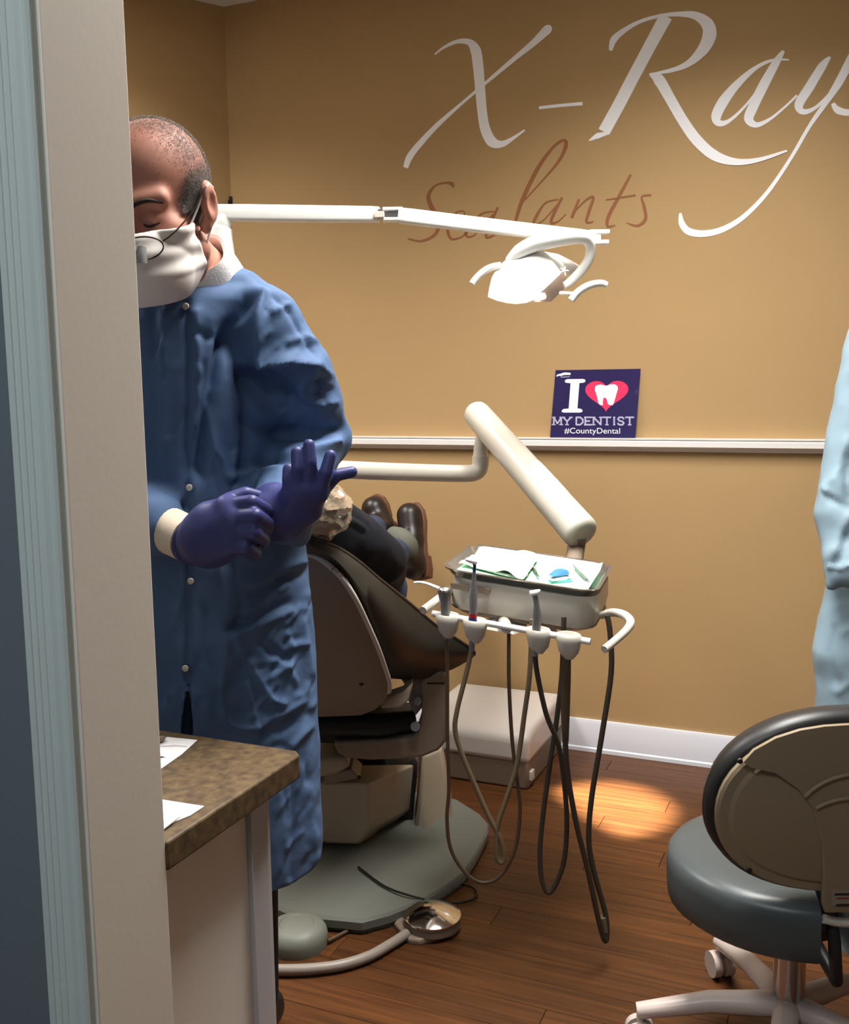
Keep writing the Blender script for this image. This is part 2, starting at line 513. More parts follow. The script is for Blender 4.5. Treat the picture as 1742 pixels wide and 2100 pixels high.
# ================================================================== the setting
T = 0.1
LA = math.radians(120)
LDIR = Vector((-math.sin(math.radians(30)), -math.cos(math.radians(30)), 0))
LLEN = (WALL_Y - DOOR_Y1) / math.cos(math.radians(30))
LX = CORNER_X + LDIR.x * LLEN
fl = struct('floor', MB().box(((LX + RIGHT_X) / 2, (HALL_Y + WALL_Y) / 2, -0.056), (RIGHT_X - LX + 0.4, WALL_Y - HALL_Y + 0.3, 0.1)), 'dark_gap')
# floor planks, each a board of its own
PWID, PLEN = 0.085, 1.22
pm = {}
def plank_mesh(L):
    k = round(L, 3)
    if k not in pm:
        mb = MB(); e = 0.0005; w = PWID - 0.0006
        mb.rings([[(-L / 2 + a, -w / 2 + a, z), (L / 2 - a, -w / 2 + a, z), (L / 2 - a, w / 2 - a, z), (-L / 2 + a, w / 2 - a, z)] for a, z in ((0, -0.0056), (0, -0.001), (e, 0))])
        pm[k] = mb.mesh('plank'); pm[k].materials.append(MATS['floor_wood'])
    return pm[k]
row = 0; y = DOOR_Y0 - 0.3
while y < WALL_Y - 0.001:
    x = -2.7 - random.random() * PLEN
    while x < RIGHT_X - 0.02:
        x1 = min(x + PLEN, RIGHT_X)
        yc = y + PWID / 2
        if x1 - x > 0.1 and x1 > -2.6 - 0.6 and yc < WALL_Y:
            o = link('plank', plank_mesh(x1 - x - 0.001), None, smooth=False)
            o.location = ((x + x1) / 2, yc, 0); o.parent = fl
        x = x1
    y += PWID; row += 1

struct('wall_back', MB().box(((CORNER_X + RIGHT_X) / 2, WALL_Y + T / 2, CEIL / 2), (RIGHT_X - CORNER_X + 0.2, T, CEIL)), 'wall_paint', smooth=False)
c0 = Vector((CORNER_X, WALL_Y, 0)); lperp = Vector((LDIR.y, -LDIR.x, 0))
if lperp.x > 0: lperp = -lperp
struct('wall_left', MB().prism([c0, c0 + LDIR * LLEN, c0 + LDIR * LLEN + lperp * T, c0 + lperp * T], (0, 0, CEIL)), 'wall_paint', smooth=False)
struct('wall_right', MB().box((RIGHT_X + T / 2, (HALL_Y + WALL_Y) / 2, CEIL / 2), (T, WALL_Y - HALL_Y + 0.2, CEIL)), 'wall_paint', smooth=False)
struct('ceiling', MB().box(((LX + RIGHT_X) / 2, (HALL_Y + WALL_Y) / 2, CEIL + 0.05), (RIGHT_X - LX + 0.6, WALL_Y - HALL_Y + 0.3, 0.1)), 'ceiling_paint', smooth=False)
DOORW, DOORH = 0.98, 2.06
xr = JAMB_X + DOORW
wf = MB()
ym = (DOOR_Y0 + DOOR_Y1) / 2; yt = DOOR_Y1 - DOOR_Y0 - 0.012
JT = 0.016
wf.box(((LX + JAMB_X - JT) / 2, ym, CEIL / 2), (JAMB_X - JT - LX, yt, CEIL))
wf.box(((xr + JT + RIGHT_X) / 2, ym, CEIL / 2), (RIGHT_X - xr - JT, yt, CEIL))
wf.box(((JAMB_X + xr) / 2, ym, (DOORH + JT + CEIL) / 2), (DOORW + 2 * JT, yt, CEIL - DOORH - JT))
struct('wall_front', wf, 'hall_paint', smooth=False)
struct('wall_hall', MB().box(((LX + RIGHT_X) / 2, HALL_Y - T / 2, CEIL / 2), (RIGHT_X - LX, T, CEIL)), 'hall_paint', smooth=False)
struct('wall_hall_end', MB().box((LX - T / 2, (HALL_Y + DOOR_Y1) / 2, CEIL / 2), (T, DOOR_Y1 - HALL_Y, CEIL)), 'hall_paint', smooth=False)

# doorway lining and moulded casing
jl = MB()
jl.box((JAMB_X - JT / 2, ym, DOORH / 2), (JT, DOOR_Y1 - DOOR_Y0, DOORH))
jl.box((xr + JT / 2, ym, DOORH / 2), (JT, DOOR_Y1 - DOOR_Y0, DOORH))
jl.box(((JAMB_X + xr) / 2, ym, DOORH + JT / 2), (DOORW + 2 * JT, DOOR_Y1 - DOOR_Y0, JT))
struct('trim_1', jl, 'jamb_paint', 'cream painted lining of the doorway opening', 'door frame', bevel=0.0015)
CASE = [(0.004, 0), (0.004, 0.008), (0.0065, 0.0105), (0.010, 0.0105), (0.0125, 0.008), (0.0135, 0.0075), (0.019, 0.012), (0.026, 0.0135), (0.0265, 0.0145),
        (0.033, 0.015), (0.0335, 0.0162), (0.040, 0.0165), (0.0405, 0.018), (0.048, 0.018), (0.0495, 0.0165), (0.0495, 0)]
def casing(x0, sx, yb, sy):
    mb = MB()
    mb.prism([(x0 + sx * a, yb + sy * b, 0) for a, b in CASE], (0, 0, DOORH + 0.05))
    return mb
for k, (x0, sx) in enumerate(((JAMB_X, -1), (xr, 1))):
    struct('trim_%d' % (2 + k), casing(x0, sx, DOOR_Y0, -1), 'casing_paint', 'moulded grey white casing on the hall side of the doorway', 'door casing', angle=25)
mb = MB(); mb.prism([(JAMB_X - 0.0495, DOOR_Y0 - b, DOORH + a) for a, b in CASE], (DOORW + 0.099, 0, 0))
struct('trim_4', mb, 'casing_paint', angle=25)

# baseboards and chair rail
def board_profile(prof, x0, x1, y):
    return MB().prism([(x0, y - a, z) for a, z in prof], (x1 - x0, 0, 0))
BP = [(0, 0), (0.016, 0), (0.016, 0.012), (0.012, 0.016), (0.012, 0.098), (0.008, 0.11), (0, 0.11)]
struct('baseboard_back', board_profile(BP, CORNER_X, RIGHT_X, WALL_Y), 'base_white', 'white baseboard along the mustard wall', 'baseboard', angle=25)
mb = MB(); side = -lperp
mb.prism([c0 + side * a + ZUP * z for a, z in BP], LDIR * LLEN)
struct('baseboard_left', mb, 'base_white', angle=25)
RZ = PW(1224, 908).z
RP = [(0, RZ - 0.026), (0.01, RZ - 0.026), (0.014, RZ - 0.018), (0.022, RZ - 0.012), (0.03, RZ - 0.010), (0.03, RZ + 0.006), (0.026, RZ + 0.010), (0.030, RZ + 0.013), (0.030, RZ + 0.017), (0, RZ + 0.017)]
struct('trim_5', board_profile(RP, CORNER_X, RIGHT_X, WALL_Y), 'trim_white', 'cream moulded chair rail running along the mustard wall', 'chair rail', angle=25)
mb = MB(); mb.prism([c0 + side * a + ZUP * z for a, z in RP], LDIR * LLEN)
struct('trim_6', mb, 'trim_white', angle=25)

# ceiling light panels of the room, plus an unseen one added as hall fill
for (x, y), sx, sy, lab, gl in ((PANEL_A, 0.6, 1.2, 'recessed ceiling light panel above the dental chair', 'panel_glow'), (PANEL_B, 0.6, 1.2, 'recessed ceiling light panel by the angled wall', 'panel_glow'),
                            ((-0.5, -0.55), 1.2, 0.6, 'added fill light panel on the unseen hall ceiling', 'hall_fill_glow')):
    t = thing('ceiling_light', lab, 'ceiling light', (x, y, CEIL - 0.03))
    fr = MB(); w = 0.025
    for s_ in (-1, 1):
        fr.box((x + s_ * (sx / 2 - w / 2), y, CEIL - 0.015), (w, sy, 0.03)); fr.box((x, y + s_ * (sy / 2 - w / 2), CEIL - 0.015), (sx - 2 * w, w, 0.03))
    link('frame', fr, 'trim_white', t, smooth=False)
    link('diffuser', MB().box((x, y, CEIL - 0.008), (sx - 2 * w, sy - 2 * w, 0.008)), gl, t, smooth=False)

# ================================================================== lettering on the wall
def ribbon(pts, y0, th=0.0012, k=6, tosrc=None):
    P2 = [Vector((p[0], p[1], 0)) for p in pts]; W = [p[2] for p in pts]
    P2, W = catmull(P2, W, k)
    L = []; R = []
    for i in range(len(P2)):
        t = P2[min(i + 1, len(P2) - 1)] - P2[max(i - 1, 0)]; t.normalize(); n = Vector((-t.y, t.x, 0))
        L.append(P2[i] + n * W[i] / 2); R.append(P2[i] - n * W[i] / 2)
    mb = MB()
    rings = []
    for l, r in zip(L, R):
        a = tosrc(l.x, l.y); b = tosrc(r.x, r.y); o = y0 * th
        rings.append([a, b, b + o, a + o])
    mb.rings(rings)
    return mb
def crop(x, y): return 800 + x / 1.849, y / 1.849
wallpt = lambda x, y: PW(*crop(x, y), WALL_Y - 0.0001)
LET = {
 'letter_x': [[(170, 207, 5), (205, 180, 10), (255, 158, 15), (300, 160, 24), (325, 190, 40), (335, 250, 40), (342, 330, 38), (350, 420, 36), (362, 490, 38), (388, 538, 40), (425, 546, 24), (465, 526, 13), (512, 493, 6)],
              [(612, 100, 8), (598, 112, 34), (545, 163, 24), (470, 225, 17), (360, 318, 11), (270, 395, 11), (180, 475, 18), (110, 550, 23), (75, 596, 25), (60, 636, 18)]],
 'hyphen': [[(566, 409, 11), (650, 400, 12), (731, 393, 13)]],
 'letter_r': [[(1048, 62, 50), (1000, 150, 47), (930, 280, 46), (870, 395, 46), (812, 500, 46)], [(756, 534, 3), (790, 515, 22), (832, 505, 8)],
              [(838, 192, 12), (850, 150, 26), (895, 112, 18), (955, 80, 13), (1030, 60, 13), (1100, 54, 18), (1160, 60, 30), (1203, 90, 48), (1213, 132, 53), (1190, 185, 44), (1140, 236, 26), (1080, 264, 17), (985, 284, 8)],
              [(985, 281, 6), (1020, 302, 44), (1062, 372, 40), (1110, 455, 40), (1165, 532, 42), (1232, 590, 40), (1312, 614, 26), (1400, 606, 16), (1507, 572, 7)]],
 'letter_a': [[(1515, 227, 5), (1455, 228, 10), (1392, 255, 15), (1322, 315, 28), (1265, 385, 40), (1238, 442, 38), (1252, 468, 24), (1292, 455, 13), (1350, 400, 9), (1415, 318, 10)],
              [(1494, 193, 10), (1465, 238, 30), (1420, 320, 38), (1378, 405, 38), (1362, 452, 36), (1392, 474, 20), (1445, 450, 11), (1500, 405, 9), (1545, 362, 9)]],
 'letter_y': [[(1670, 216, 8), (1640, 252, 32), (1592, 330, 36), (1552, 396, 34), (1568, 424, 22), (1612, 410, 13), (1662, 362, 9), (1710, 298, 8)],
              [(1795, 150, 14), (1760, 205, 34), (1705, 310, 32), (1652, 392, 20), (1590, 482, 14), (1520, 602, 13), (1432, 730, 15), (1342, 822, 18), (1262, 870, 22), (1192, 886, 25), (1135, 878, 28), (1108, 848, 24), (1102, 808, 8)]],
 'letter_s': [[(1680, 392, 14), (1700, 418, 28), (1745, 426, 24), (1788, 402, 26), (1796, 352, 28), (1806, 300, 26), (1860, 268, 12)]],
}
SEAL = {
 'letter_s': [[(240, 712, 4), (236, 698, 16), (212, 693, 8), (170, 706, 8), (146, 745, 15), (160, 790, 19), (185, 840, 17), (172, 888, 12), (120, 914, 9), (68, 905, 6)]],
 'letter_e': [[(238, 858, 5), (282, 822, 6), (276, 800, 5), (246, 812, 7), (220, 862, 12), (232, 905, 10), (272, 898, 5), (302, 868, 4)]],
 'letter_a': [[(402, 802, 5), (350, 810, 7), (302, 860, 12), (290, 893, 10), (322, 890, 5), (392, 812, 5)], [(410, 786, 8), (374, 866, 12), (366, 898, 10), (392, 894, 5), (424, 872, 4)]],
 'letter_l': [[(470, 875, 8), (478, 835, 11), (502, 760, 15), (560, 640, 15), (618, 560, 10), (658, 532, 11), (668, 552, 16), (640, 612, 11), (572, 692, 6), (508, 762, 5)]],
 'letter_a.001': [[(640, 756, 5), (590, 770, 7), (556, 820, 12), (546, 850, 10), (580, 838, 5), (642, 768, 5)], [(654, 748, 8), (622, 810, 12), (612, 845, 10), (640, 838, 5), (668, 812, 4)]],
 'letter_n': [[(718, 755, 9), (690, 826, 12)], [(692, 812, 4), (742, 760, 6), (772, 748, 10), (756, 800, 12), (746, 842, 10), (772, 840, 4)]],
 'letter_t': [[(914, 662, 9), (872, 740, 13), (830, 820, 14), (826, 858, 11), (856, 854, 4)], [(820, 758, 5), (932, 740, 7)]],
 'letter_s.001': [[(992, 740, 9), (956, 746, 7), (964, 782, 13), (970, 830, 13), (940, 856, 10), (898, 845, 4)]],
}
for nm, data, m, lab in (('wall_lettering', LET, 'letter_white', 'large white script lettering reading X-Rays painted on the mustard wall'),
                         ('wall_lettering', SEAL, 'letter_brown', 'small brown script lettering reading Sealants on the mustard wall')):
    t = thing(nm, lab, 'lettering', (wallpt(500, 500).x, WALL_Y - 0.001, wallpt(500, 500).z))
    for ln, strokes in data.items():
        mb = MB()
        for i, s_ in enumerate(strokes):
            if len(s_) == 2: s_ = [s_[0], tuple((a + b) / 2 for a, b in zip(*s_)), s_[1]]
            off = 0.0004 * i
            sub = ribbon(s_, Vector((0, -1, 0)), 0.0008 + off, tosrc=wallpt); mb.add(sub.v, sub.f)
        link(ln.split('.')[0], mb, m, t, smooth=False)

# ================================================================== sign leaning on the chair rail
sg_y = WALL_Y - 0.022
SG = [PW(1128.5, 898, sg_y), PW(1303, 900, sg_y), PW(1312, 757, sg_y - 0), PW(1137, 760, sg_y)]
sz0 = RZ + 0.017
t = thing('dentist_sign', 'navy sign with a heart and tooth leaning on the chair rail', 'sign', (SG[0].x, sg_y, sz0))
BL, BR, TR_, TL = SG
dz = sz0 - (BL.z + BR.z) / 2
BL, BR, TR_, TL = [p + Vector((0, 0, dz)) for p in (BL, BR, TR_, TL)]
BL.z = sz0; BR.z = sz0
lean = Vector((0, 0.016, 0))
TL = TL + lean; TR_ = TR_ + lean
snorm = (BR - BL).cross(TL - BL).normalized()
if snorm.y > 0: snorm = -snorm
link('board', MB().prism([BL, BR, TR_, TL], -snorm * 0.005), 'sign_navy', t, smooth=False, bevel=0.0006)
def sgp(u, v): return BL.lerp(BR, u).lerp(TL.lerp(TR_, u), v)     # u across, v up
def flat(name, polys, m, par, th=0.0008):
    mb = MB()
    for pl in polys: mb.prism([sgp(*q) for q in pl], snorm * th)
    return link(name, mb, m, par, smooth=False)
# crop 4: scale 5.124 offset (1060,720); board from (345,912)-(1225,915)-(1285,185)-(390,200)
def sc(x, y):
    v = (913 - y) / (913 - 192); return ((x - (345 + 45 * v)) / (880 + 15 * v), v)
I = [(497, 300), (520, 290), (690, 290), (714, 300), (710, 322), (690, 330), (650, 333), (632, 600), (668, 606), (686, 618), (683, 638), (660, 645), (488, 645), (466, 638), (470, 616), (490, 606), (540, 603), (556, 333), (510, 328), (495, 322)]
flat('letter_i', [[sc(*p) for p in I]], 'sign_white', t)
heart = []
for k in range(48):
    a = 2 * math.pi * k / 48
    hx = 16 * math.sin(a) ** 3; hy = 13 * math.cos(a) - 5 * math.cos(2 * a) - 2 * math.cos(3 * a) - math.cos(4 * a)
    heart.append(sc(936 + hx * 14 + hy * 0.3, 448 - hy * 11.2))
hs = flat('heart', [heart], 'sign_red', t)
TO = [(818, 372), (840, 355), (880, 352), (930, 366), (975, 352), (1020, 350), (1048, 368), (1055, 400), (1042, 440), (1028, 490), (1012, 545), (1000, 568), (975, 568), (952, 560), (940, 510), (924, 488), (905, 492), (898, 530), (900, 566), (870, 566), (852, 545), (842, 500), (832, 455), (815, 410)]
c = [sum(q) / len(TO) for q in zip(*TO)]
flat('tooth', [[sc(*p) for p in TO]], 'sign_white', hs, 0.0014)
# slab lettering from strokes (x, y in a 0..1 cell)
GL = {'M': [[(0.1, 0), (0.1, 1)], [(0.1, 1), (0.5, 0.15)], [(0.5, 0.15), (0.9, 1)], [(0.9, 1), (0.9, 0)]],
      'Y': [[(0.5, 0), (0.5, 0.45)], [(0.5, 0.45), (0.08, 1)], [(0.5, 0.45), (0.92, 1)]],
      'D': [[(0.15, 0), (0.15, 1)], [(0.15, 1), (0.6, 1), (0.9, 0.7), (0.9, 0.3), (0.6, 0), (0.15, 0)]],
      'E': [[(0.15, 0), (0.15, 1)], [(0.05, 1), (0.9, 1)], [(0.15, 0.5), (0.7, 0.5)], [(0.05, 0), (0.9, 0)]],
      'N': [[(0.12, 0), (0.12, 1)], [(0.12, 1), (0.88, 0)], [(0.88, 0), (0.88, 1)]],
      'T': [[(0.5, 0), (0.5, 1)], [(0.05, 1), (0.95, 1)]],
      'I': [[(0.5, 0), (0.5, 1)]],
      'S': [[(0.88, 0.8), (0.7, 1), (0.3, 1), (0.12, 0.78), (0.3, 0.55), (0.7, 0.45), (0.88, 0.22), (0.7, 0), (0.3, 0), (0.12, 0.2)]]}
SERIF = {'M': [(0.1, 0), (0.9, 0), (0.1, 1), (0.9, 1)], 'Y': [(0.5, 0), (0.08, 1), (0.92, 1)], 'D': [], 'E': [], 'N': [(0.12, 0), (0.12, 1), (0.88, 1)], 'T': [(0.5, 0)], 'I': [(0.5, 0), (0.5, 1)], 'S': []}
def bar(a, b, w, asp):
    a = Vector((a[0] * asp, a[1])); b = Vector((b[0] * asp, b[1])); d = (b - a).normalized(); n = Vector((-d.y, d.x)) * w / 2; a = a - d * w * .2; b = b + d * w * .2
    return [((p.x) / asp, p.y) for p in (a + n, b + n, b - n, a - n)]
x = 372
adv = {'M': 92, 'Y': 88, ' ': 28, 'D': 84, 'E': 76, 'N': 92, 'T': 84, 'I': 46, 'S': 74}
wd = sum(adv[c_] for c_ in 'MY DENTIST'); x = 372.0; kx = (1222 - 372) / wd
for c_ in 'MY DENTIST':
    a = adv[c_] * kx
    if c_ != ' ':
        polys = []; asp = a / 78
        for st in GL[c_]:
            for q in range(len(st) - 1): polys.append(bar(st[q], st[q + 1], 0.21, asp))
        for sx, sy in SERIF[c_]: polys.append(bar((sx - 0.17, sy), (sx + 0.17, sy), 0.16, asp))
        mb = MB()
        for qi, pl in enumerate(polys):
            mb.prism([sgp(*sc(x + px_ * a * 0.96, 774 - py_ * 78)) for px_, py_ in pl], snorm * (0.0008 + 0.00005 * qi))
        link('letter_%s' % c_.lower(), mb, 'sign_grey', t, smooth=False)
    x += a
# #CountyDental in the built-in typeface
cu = bpy.data.curves.new('hashtag', 'FONT'); cu.body = '#CountyDental'; cu.size = 1.0; cu.extrude = 0.0
to = bpy.data.objects.new('hashtag', cu); COL.objects.link(to)
dg = bpy.context.evaluated_depsgraph_get(); dg.update()
me = bpy.data.meshes.new_from_object(to.evaluated_get(dg)); bpy.data.objects.remove(to)
xs = [v.co.x for v in me.vertices]; x0, x1 = min(xs), max(xs)
for v in me.vertices:
    u = (v.co.x - x0) / (x1 - x0); p = sgp(*sc(498 + u * 578, 866 - v.co.y / 0.73 * 62)); v.co = p + snorm * 0.001
link('hashtag_line', me, 'sign_white', t, smooth=False)
SW = [(400, 250), (420, 236), (445, 232), (470, 222), (500, 218), (555, 224), (552, 246), (520, 244), (480, 246), (450, 256), (425, 252), (405, 262)]
flat('logo_swoosh', [[sc(*p) for p in SW]], 'sign_white', t)
flat('logo_line', [[sc(450, 264), sc(545, 260), sc(545, 268), sc(450, 272)]], 'sign_grey', t)

# ================================================================== counter with cabinet
CZ = 0.74
cc = PZ(624, 1541, CZ)
CXR, CYF = cc.x, cc.y
cw = 1.5; CTH = 0.034
t = tag(link('countertop', MB().prism([(CXR, DOOR_Y1, CZ - CTH), (CXR, CYF - 0.012, CZ - CTH), (CXR - 0.012, CYF, CZ - CTH), (CXR - cw, CYF, CZ - CTH), (CXR - cw, DOOR_Y1, CZ - CTH)], (0, 0, CTH)), 'laminate', bevel=0.003),
        'mottled brown laminate countertop with a clipped corner beside the doorway', 'countertop')
cab = thing('base_cabinet', 'cream base cabinet under the brown laminate countertop', 'cabinet', (CXR - 0.7, DOOR_Y1 + 0.15, 0))
ce = P(572, 1640, 1.36)
cxr = CXR - 0.035; cyf = CYF - 0.055
link('body', MB().box(((cxr + CXR - cw + 0.02) / 2, (DOOR_Y1 + 0.002 + cyf) / 2, (CZ - CTH) / 2), (cxr - CXR + cw - 0.02, cyf - DOOR_Y1 - 0.002, CZ - CTH)), 'cabinet_cream', cab, bevel=0.002)
n = 3; w = (cxr - CXR + cw - 0.02) / n
for i in range(n):
    xc = cxr - w * (i + 0.5)
    d = link('door', MB().box((xc, cyf + 0.011, 0.40), (w - 0.004, 0.019, 0.60)), 'cabinet_strip', cab, bevel=0.0015)
    link('handle', MB().tube([(xc - 0.05, cyf + 0.021, 0.62), (xc - 0.05, cyf + 0.045, 0.62), (xc + 0.05, cyf + 0.045, 0.62), (xc + 0.05, cyf + 0.021, 0.62)], 0.005, 8), 'steel', d)
link('toe_kick', MB().box(((cxr + CXR - cw) / 2, cyf + 0.006, 0.045), (cxr - CXR + cw - 0.05, 0.01, 0.09)), 'dark_gap', cab, smooth=False)
# corner strip of the end panel
link('corner_strip', MB().box((cxr + 0.004, cyf - 0.02, (CZ - CTH) / 2), (0.008, 0.04, CZ - CTH)), 'cabinet_strip', cab, bevel=0.0015)
# papers on the counter
def sheet(pts, z, th, name, par=None, m='paper'):
    return link(name, MB().prism([PZ(a, b, z) for a, b in pts], (0, 0, th)), m, par, smooth=False)
p1 = sheet([(290, 1512), (345, 1513), (405, 1519), (372, 1549), (330, 1578), (290, 1590)], CZ + 0.0003, 0.0012, 'paper_sheet')
tag(p1, 'white paper sheet under a pen on the brown countertop', 'paper')
sheet([(322, 1532), (360, 1530), (384, 1532), (384, 1531), (360, 1528.5), (322, 1530.5)], CZ + 0.0016, 0.0002, 'fold_line', p1, 'sign_grey')
sheet([(323, 1552), (331, 1551), (340, 1553), (331, 1554.5)], CZ + 0.0016, 0.0002, 'ink_mark', p1, 'ink')
pn = thing('pen', 'grey pen lying on the white paper beside the door jamb', 'pen', PZ(320, 1518, CZ))
a, b = PZ(290, 1532, CZ + 0.0062), PZ(342, 1511, CZ + 0.0062)
link('barrel', MB().rtube(a, a.lerp(b, 0.85), 0.0042, 0.0042, 12), 'taupe_plastic', pn)
link('tip', MB().tube([a.lerp(b, 0.85), b], [0.0036, 0.0008], 10), 'steel', pn)
p2 = sheet([(290, 1638), (330, 1641), (419, 1655), (390, 1674), (350, 1690), (326, 1711), (290, 1735)], CZ + 0.0003, 0.0012, 'paper_sheet')
tag(p2, 'crumpled lower sheet of two white papers near the counter edge', 'paper')
p3 = sheet([(290, 1650), (330, 1657), (378, 1664), (372, 1674), (345, 1695), (322, 1712), (290, 1730)], CZ + 0.0022, 0.0015, 'paper_sheet')
tag(p3, 'smaller upper sheet of two white papers near the counter edge', 'paper')

# ================================================================== dental lamp
DL = 2.5
lam = thing('dental_lamp', 'white dental operatory lamp on a jointed arm and post', 'lamp', P(447, 470, 2.62) * 1)
lam.location.z = 0
post = P(452, 470, 2.62)
px0, py0 = post.x, post.y
lampm = 'white_plastic'
link('post', MB().lathe([(0.13, 0), (0.13, 0.02), (0.06, 0.03), (0.034, 0.05), (0.034, post.z - 0.06), (0.03, post.z - 0.02), (0.03, post.z)], (px0, py0, 0)), lampm, lam)
def slab(pts, h, w, d=None):        # rectangular arm through centre points, heights h, widths w
    rings = []
    for i, p in enumerate(pts):
        t_ = (pts[min(i + 1, len(pts) - 1)] - pts[max(i - 1, 0)]).normalized()
        s_ = Vector((t_.y, -t_.x, 0)).normalized(); u = s_.cross(t_).normalized()
        if u.z < 0: u = -u
        a, b = w[i] / 2, h[i] / 2; r = min(a, b) * 0.4; ring = []
        for cx_, cz_, a0 in ((a - r, b - r, 0), (-(a - r), b - r, 90), (-(a - r), -(b - r), 180), (a - r, -(b - r), 270)):
            for k in range(4):
                an = math.radians(a0 + 30 * k); ring.append(p + s_ * (cx_ + r * math.cos(an)) + u * (cz_ + r * math.sin(an)))
        rings.append(ring)
    return MB().rings(rings)
sc25 = 2050 / 2.6
A = [P(x_, y_, d_) for x_, y_, d_ in ((440, 437, 2.62), (520, 437.5, 2.615), (640, 439, 2.60), (760, 440, 2.585), (778, 440.5, 2.582))]
link('arm', slab(A, [0.040, 0.041, 0.040, 0.038, 0.037], [0.04, 0.04, 0.038, 0.036, 0.034]), lampm, lam)
link('arm_collar', MB().tube([P(452, 500, 2.62), P(452, 470, 2.62), P(456, 455, 2.62), P(466, 444, 2.62)], [0.024, 0.025, 0.026, 0.022], 18, smooth=4), lampm, lam)
link('joint', MB().box(P(797, 440.5, 2.575), (0.056, 0.028, 0.026), (RH, FH, ZUP)), 'steel', lam, bevel=0.003)
jb = link('joint_cover', MB().box(P(778, 441, 2.56), (0.026, 0.02, 0.016), (RH, FH, ZUP)), 'cream_plastic', lam, bevel=0.002)
jp = MB()
jp.box(P(806, 430, 2.573), (0.05, 0.036, 0.008), (RH, FH, ZUP)); jp.box(P(806, 451, 2.573), (0.05, 0.036, 0.008), (RH, FH, ZUP))
link('joint_yoke', jp, lampm, lam, bevel=0.002)
B = [P(x_, y_, d_) for x_, y_, d_ in ((818, 442, 2.572), (845, 445, 2.57), (960, 459, 2.55), (1080, 472.5, 2.53), (1190, 482, 2.51), (1215, 484, 2.505))]
link('spring_arm', slab(B, [0.036, 0.037, 0.036, 0.034, 0.026, 0.022], [0.036, 0.036, 0.034, 0.032, 0.028, 0.026]), lampm, lam)
kb = MB()
kb.box(P(1228, 477, 2.5), (0.05, 0.034, 0.010), (RH, FH, ZUP)); kb.box(P(1229, 498, 2.5), (0.044, 0.034, 0.010), (RH, FH, ZUP)); kb.box(P(1222, 487, 2.5), (0.022, 0.03, 0.03), (RH, FH, ZUP))
link('knuckle', kb, lampm, lam, bevel=0.002)
# lamp head: curved shield, reflector behind it, yoke and two handles
vd = ray(1075, 560).normalized(); upv = UC
sh = [(1072, 508, 2.50), (1095, 510, 2.49), (1117, 516, 2.485), (1136, 537, 2.475), (1152, 560, 2.47), (1118, 592, 2.45), (1082, 621, 2.43), (1060, 624, 2.43), (1041, 622, 2.43), (1020, 617, 2.435), (1001, 609, 2.44), (1004, 590, 2.45), (1009, 570, 2.46), (1016, 556, 2.47), (1032, 538, 2.48), (1052, 521, 2.49)]
S = [P(*q) for q in sh]
hn = -vd
head = link('lamp_shield', MB().pillow(S, hn * 0.022 + upv * 0.006, hn * 0.006, 7, 2.2), lampm, lam, angle=60)
refl = [P(x_, y_, d_ + 0.03) for x_, y_, d_ in ((1117, 518, 2.49), (1152, 560, 2.475), (1168, 580, 2.52), (1150, 600, 2.54), (1130, 619, 2.53), (1088, 620, 2.45), (1050, 616, 2.45), (1060, 560, 2.48))]
link('reflector', MB().pillow(refl, -vd * -0.002, vd * 0.05, 6), 'reflector', lam, angle=50)
gl = P(1112, 609, 2.5)
down = (PZ(1245, 1658, 0) - gl).normalized()
gx = down.orthogonal().normalized(); gy = down.cross(gx)
link('bulb', MB().lathe([(0.0, -0.010), (0.008, -0.008), (0.011, 0.0), (0.008, 0.005), (0.0, 0.006)], gl, (gx, gy, down), 18), 'lamp_glow', lam)
back = [P(x_, y_, d_) for x_, y_, d_ in ((1117, 516, 2.50), (1145, 521, 2.51), (1172, 534, 2.53), (1190, 545, 2.55), (1176, 566, 2.55), (1152, 562, 2.50), (1138, 540, 2.5))]
link('rear_housing', MB().pillow(back, hn * 0.015, vd * 0.03, 5), lampm, lam, angle=60)
yk = [P(x_, y_, d_) for x_, y_, d_ in ((1046, 536, 2.49), (1066, 516, 2.475), (1092, 502, 2.47), (1122, 494, 2.465), (1160, 487, 2.465), (1190, 486, 2.47), (1206, 494, 2.48), (1212, 510, 2.49), (1208, 532, 2.50), (1192, 556, 2.51), (1168, 580, 2.51), (1158, 586, 2.51))]
link('yoke', MB().tube(yk, [0.014, 0.019, 0.021, 0.021, 0.021, 0.018, 0.014, 0.012, 0.012, 0.012, 0.011, 0.010], 14, smooth=4, flat=0.9), lampm, lam)
link('handle', MB().tube([P(x_, y_, 2.47) for x_, y_ in ((969, 582), (979, 569), (994, 556), (1010, 548), (1028, 545))], [0.0085, 0.0085, 0.0088, 0.009, 0.009], 14, smooth=4), lampm, lam)
link('handle', MB().tube([P(x_, y_, 2.44) for x_, y_ in ((1172, 616), (1182, 603), (1196, 592), (1213, 584), (1233, 581), (1245, 585))], [0.009, 0.009, 0.009, 0.0088, 0.0085, 0.008], 14, smooth=4), lampm, lam)
link('handle_stem', MB().tube([P(1150, 601, 2.5), P(1182, 603, 2.45)], 0.005, 10), lampm, lam)
link('handle_stem', MB().tube([P(1010, 548, 2.47), P(1040, 556, 2.5)], 0.005, 10), lampm, lam)
st = MB()
for k in range(5):
    a0 = 2 * math.pi * k / 5; c_ = P(1157, 556, 2.455)
    st.tube([c_, c_ + RC * 0.011 * math.cos(a0) + UC * 0.011 * math.sin(a0)], [0.004, 0.0025], 8)
link('knob', st, 'cream_plastic', lam)
sl = bpy.data.lights.new('lamp_beam', 'SPOT'); sl.energy = 1500; sl.spot_size = math.radians(18); sl.spot_blend = 0.7; sl.shadow_soft_size = 0.02; sl.color = (1.0, 0.97, 0.9)
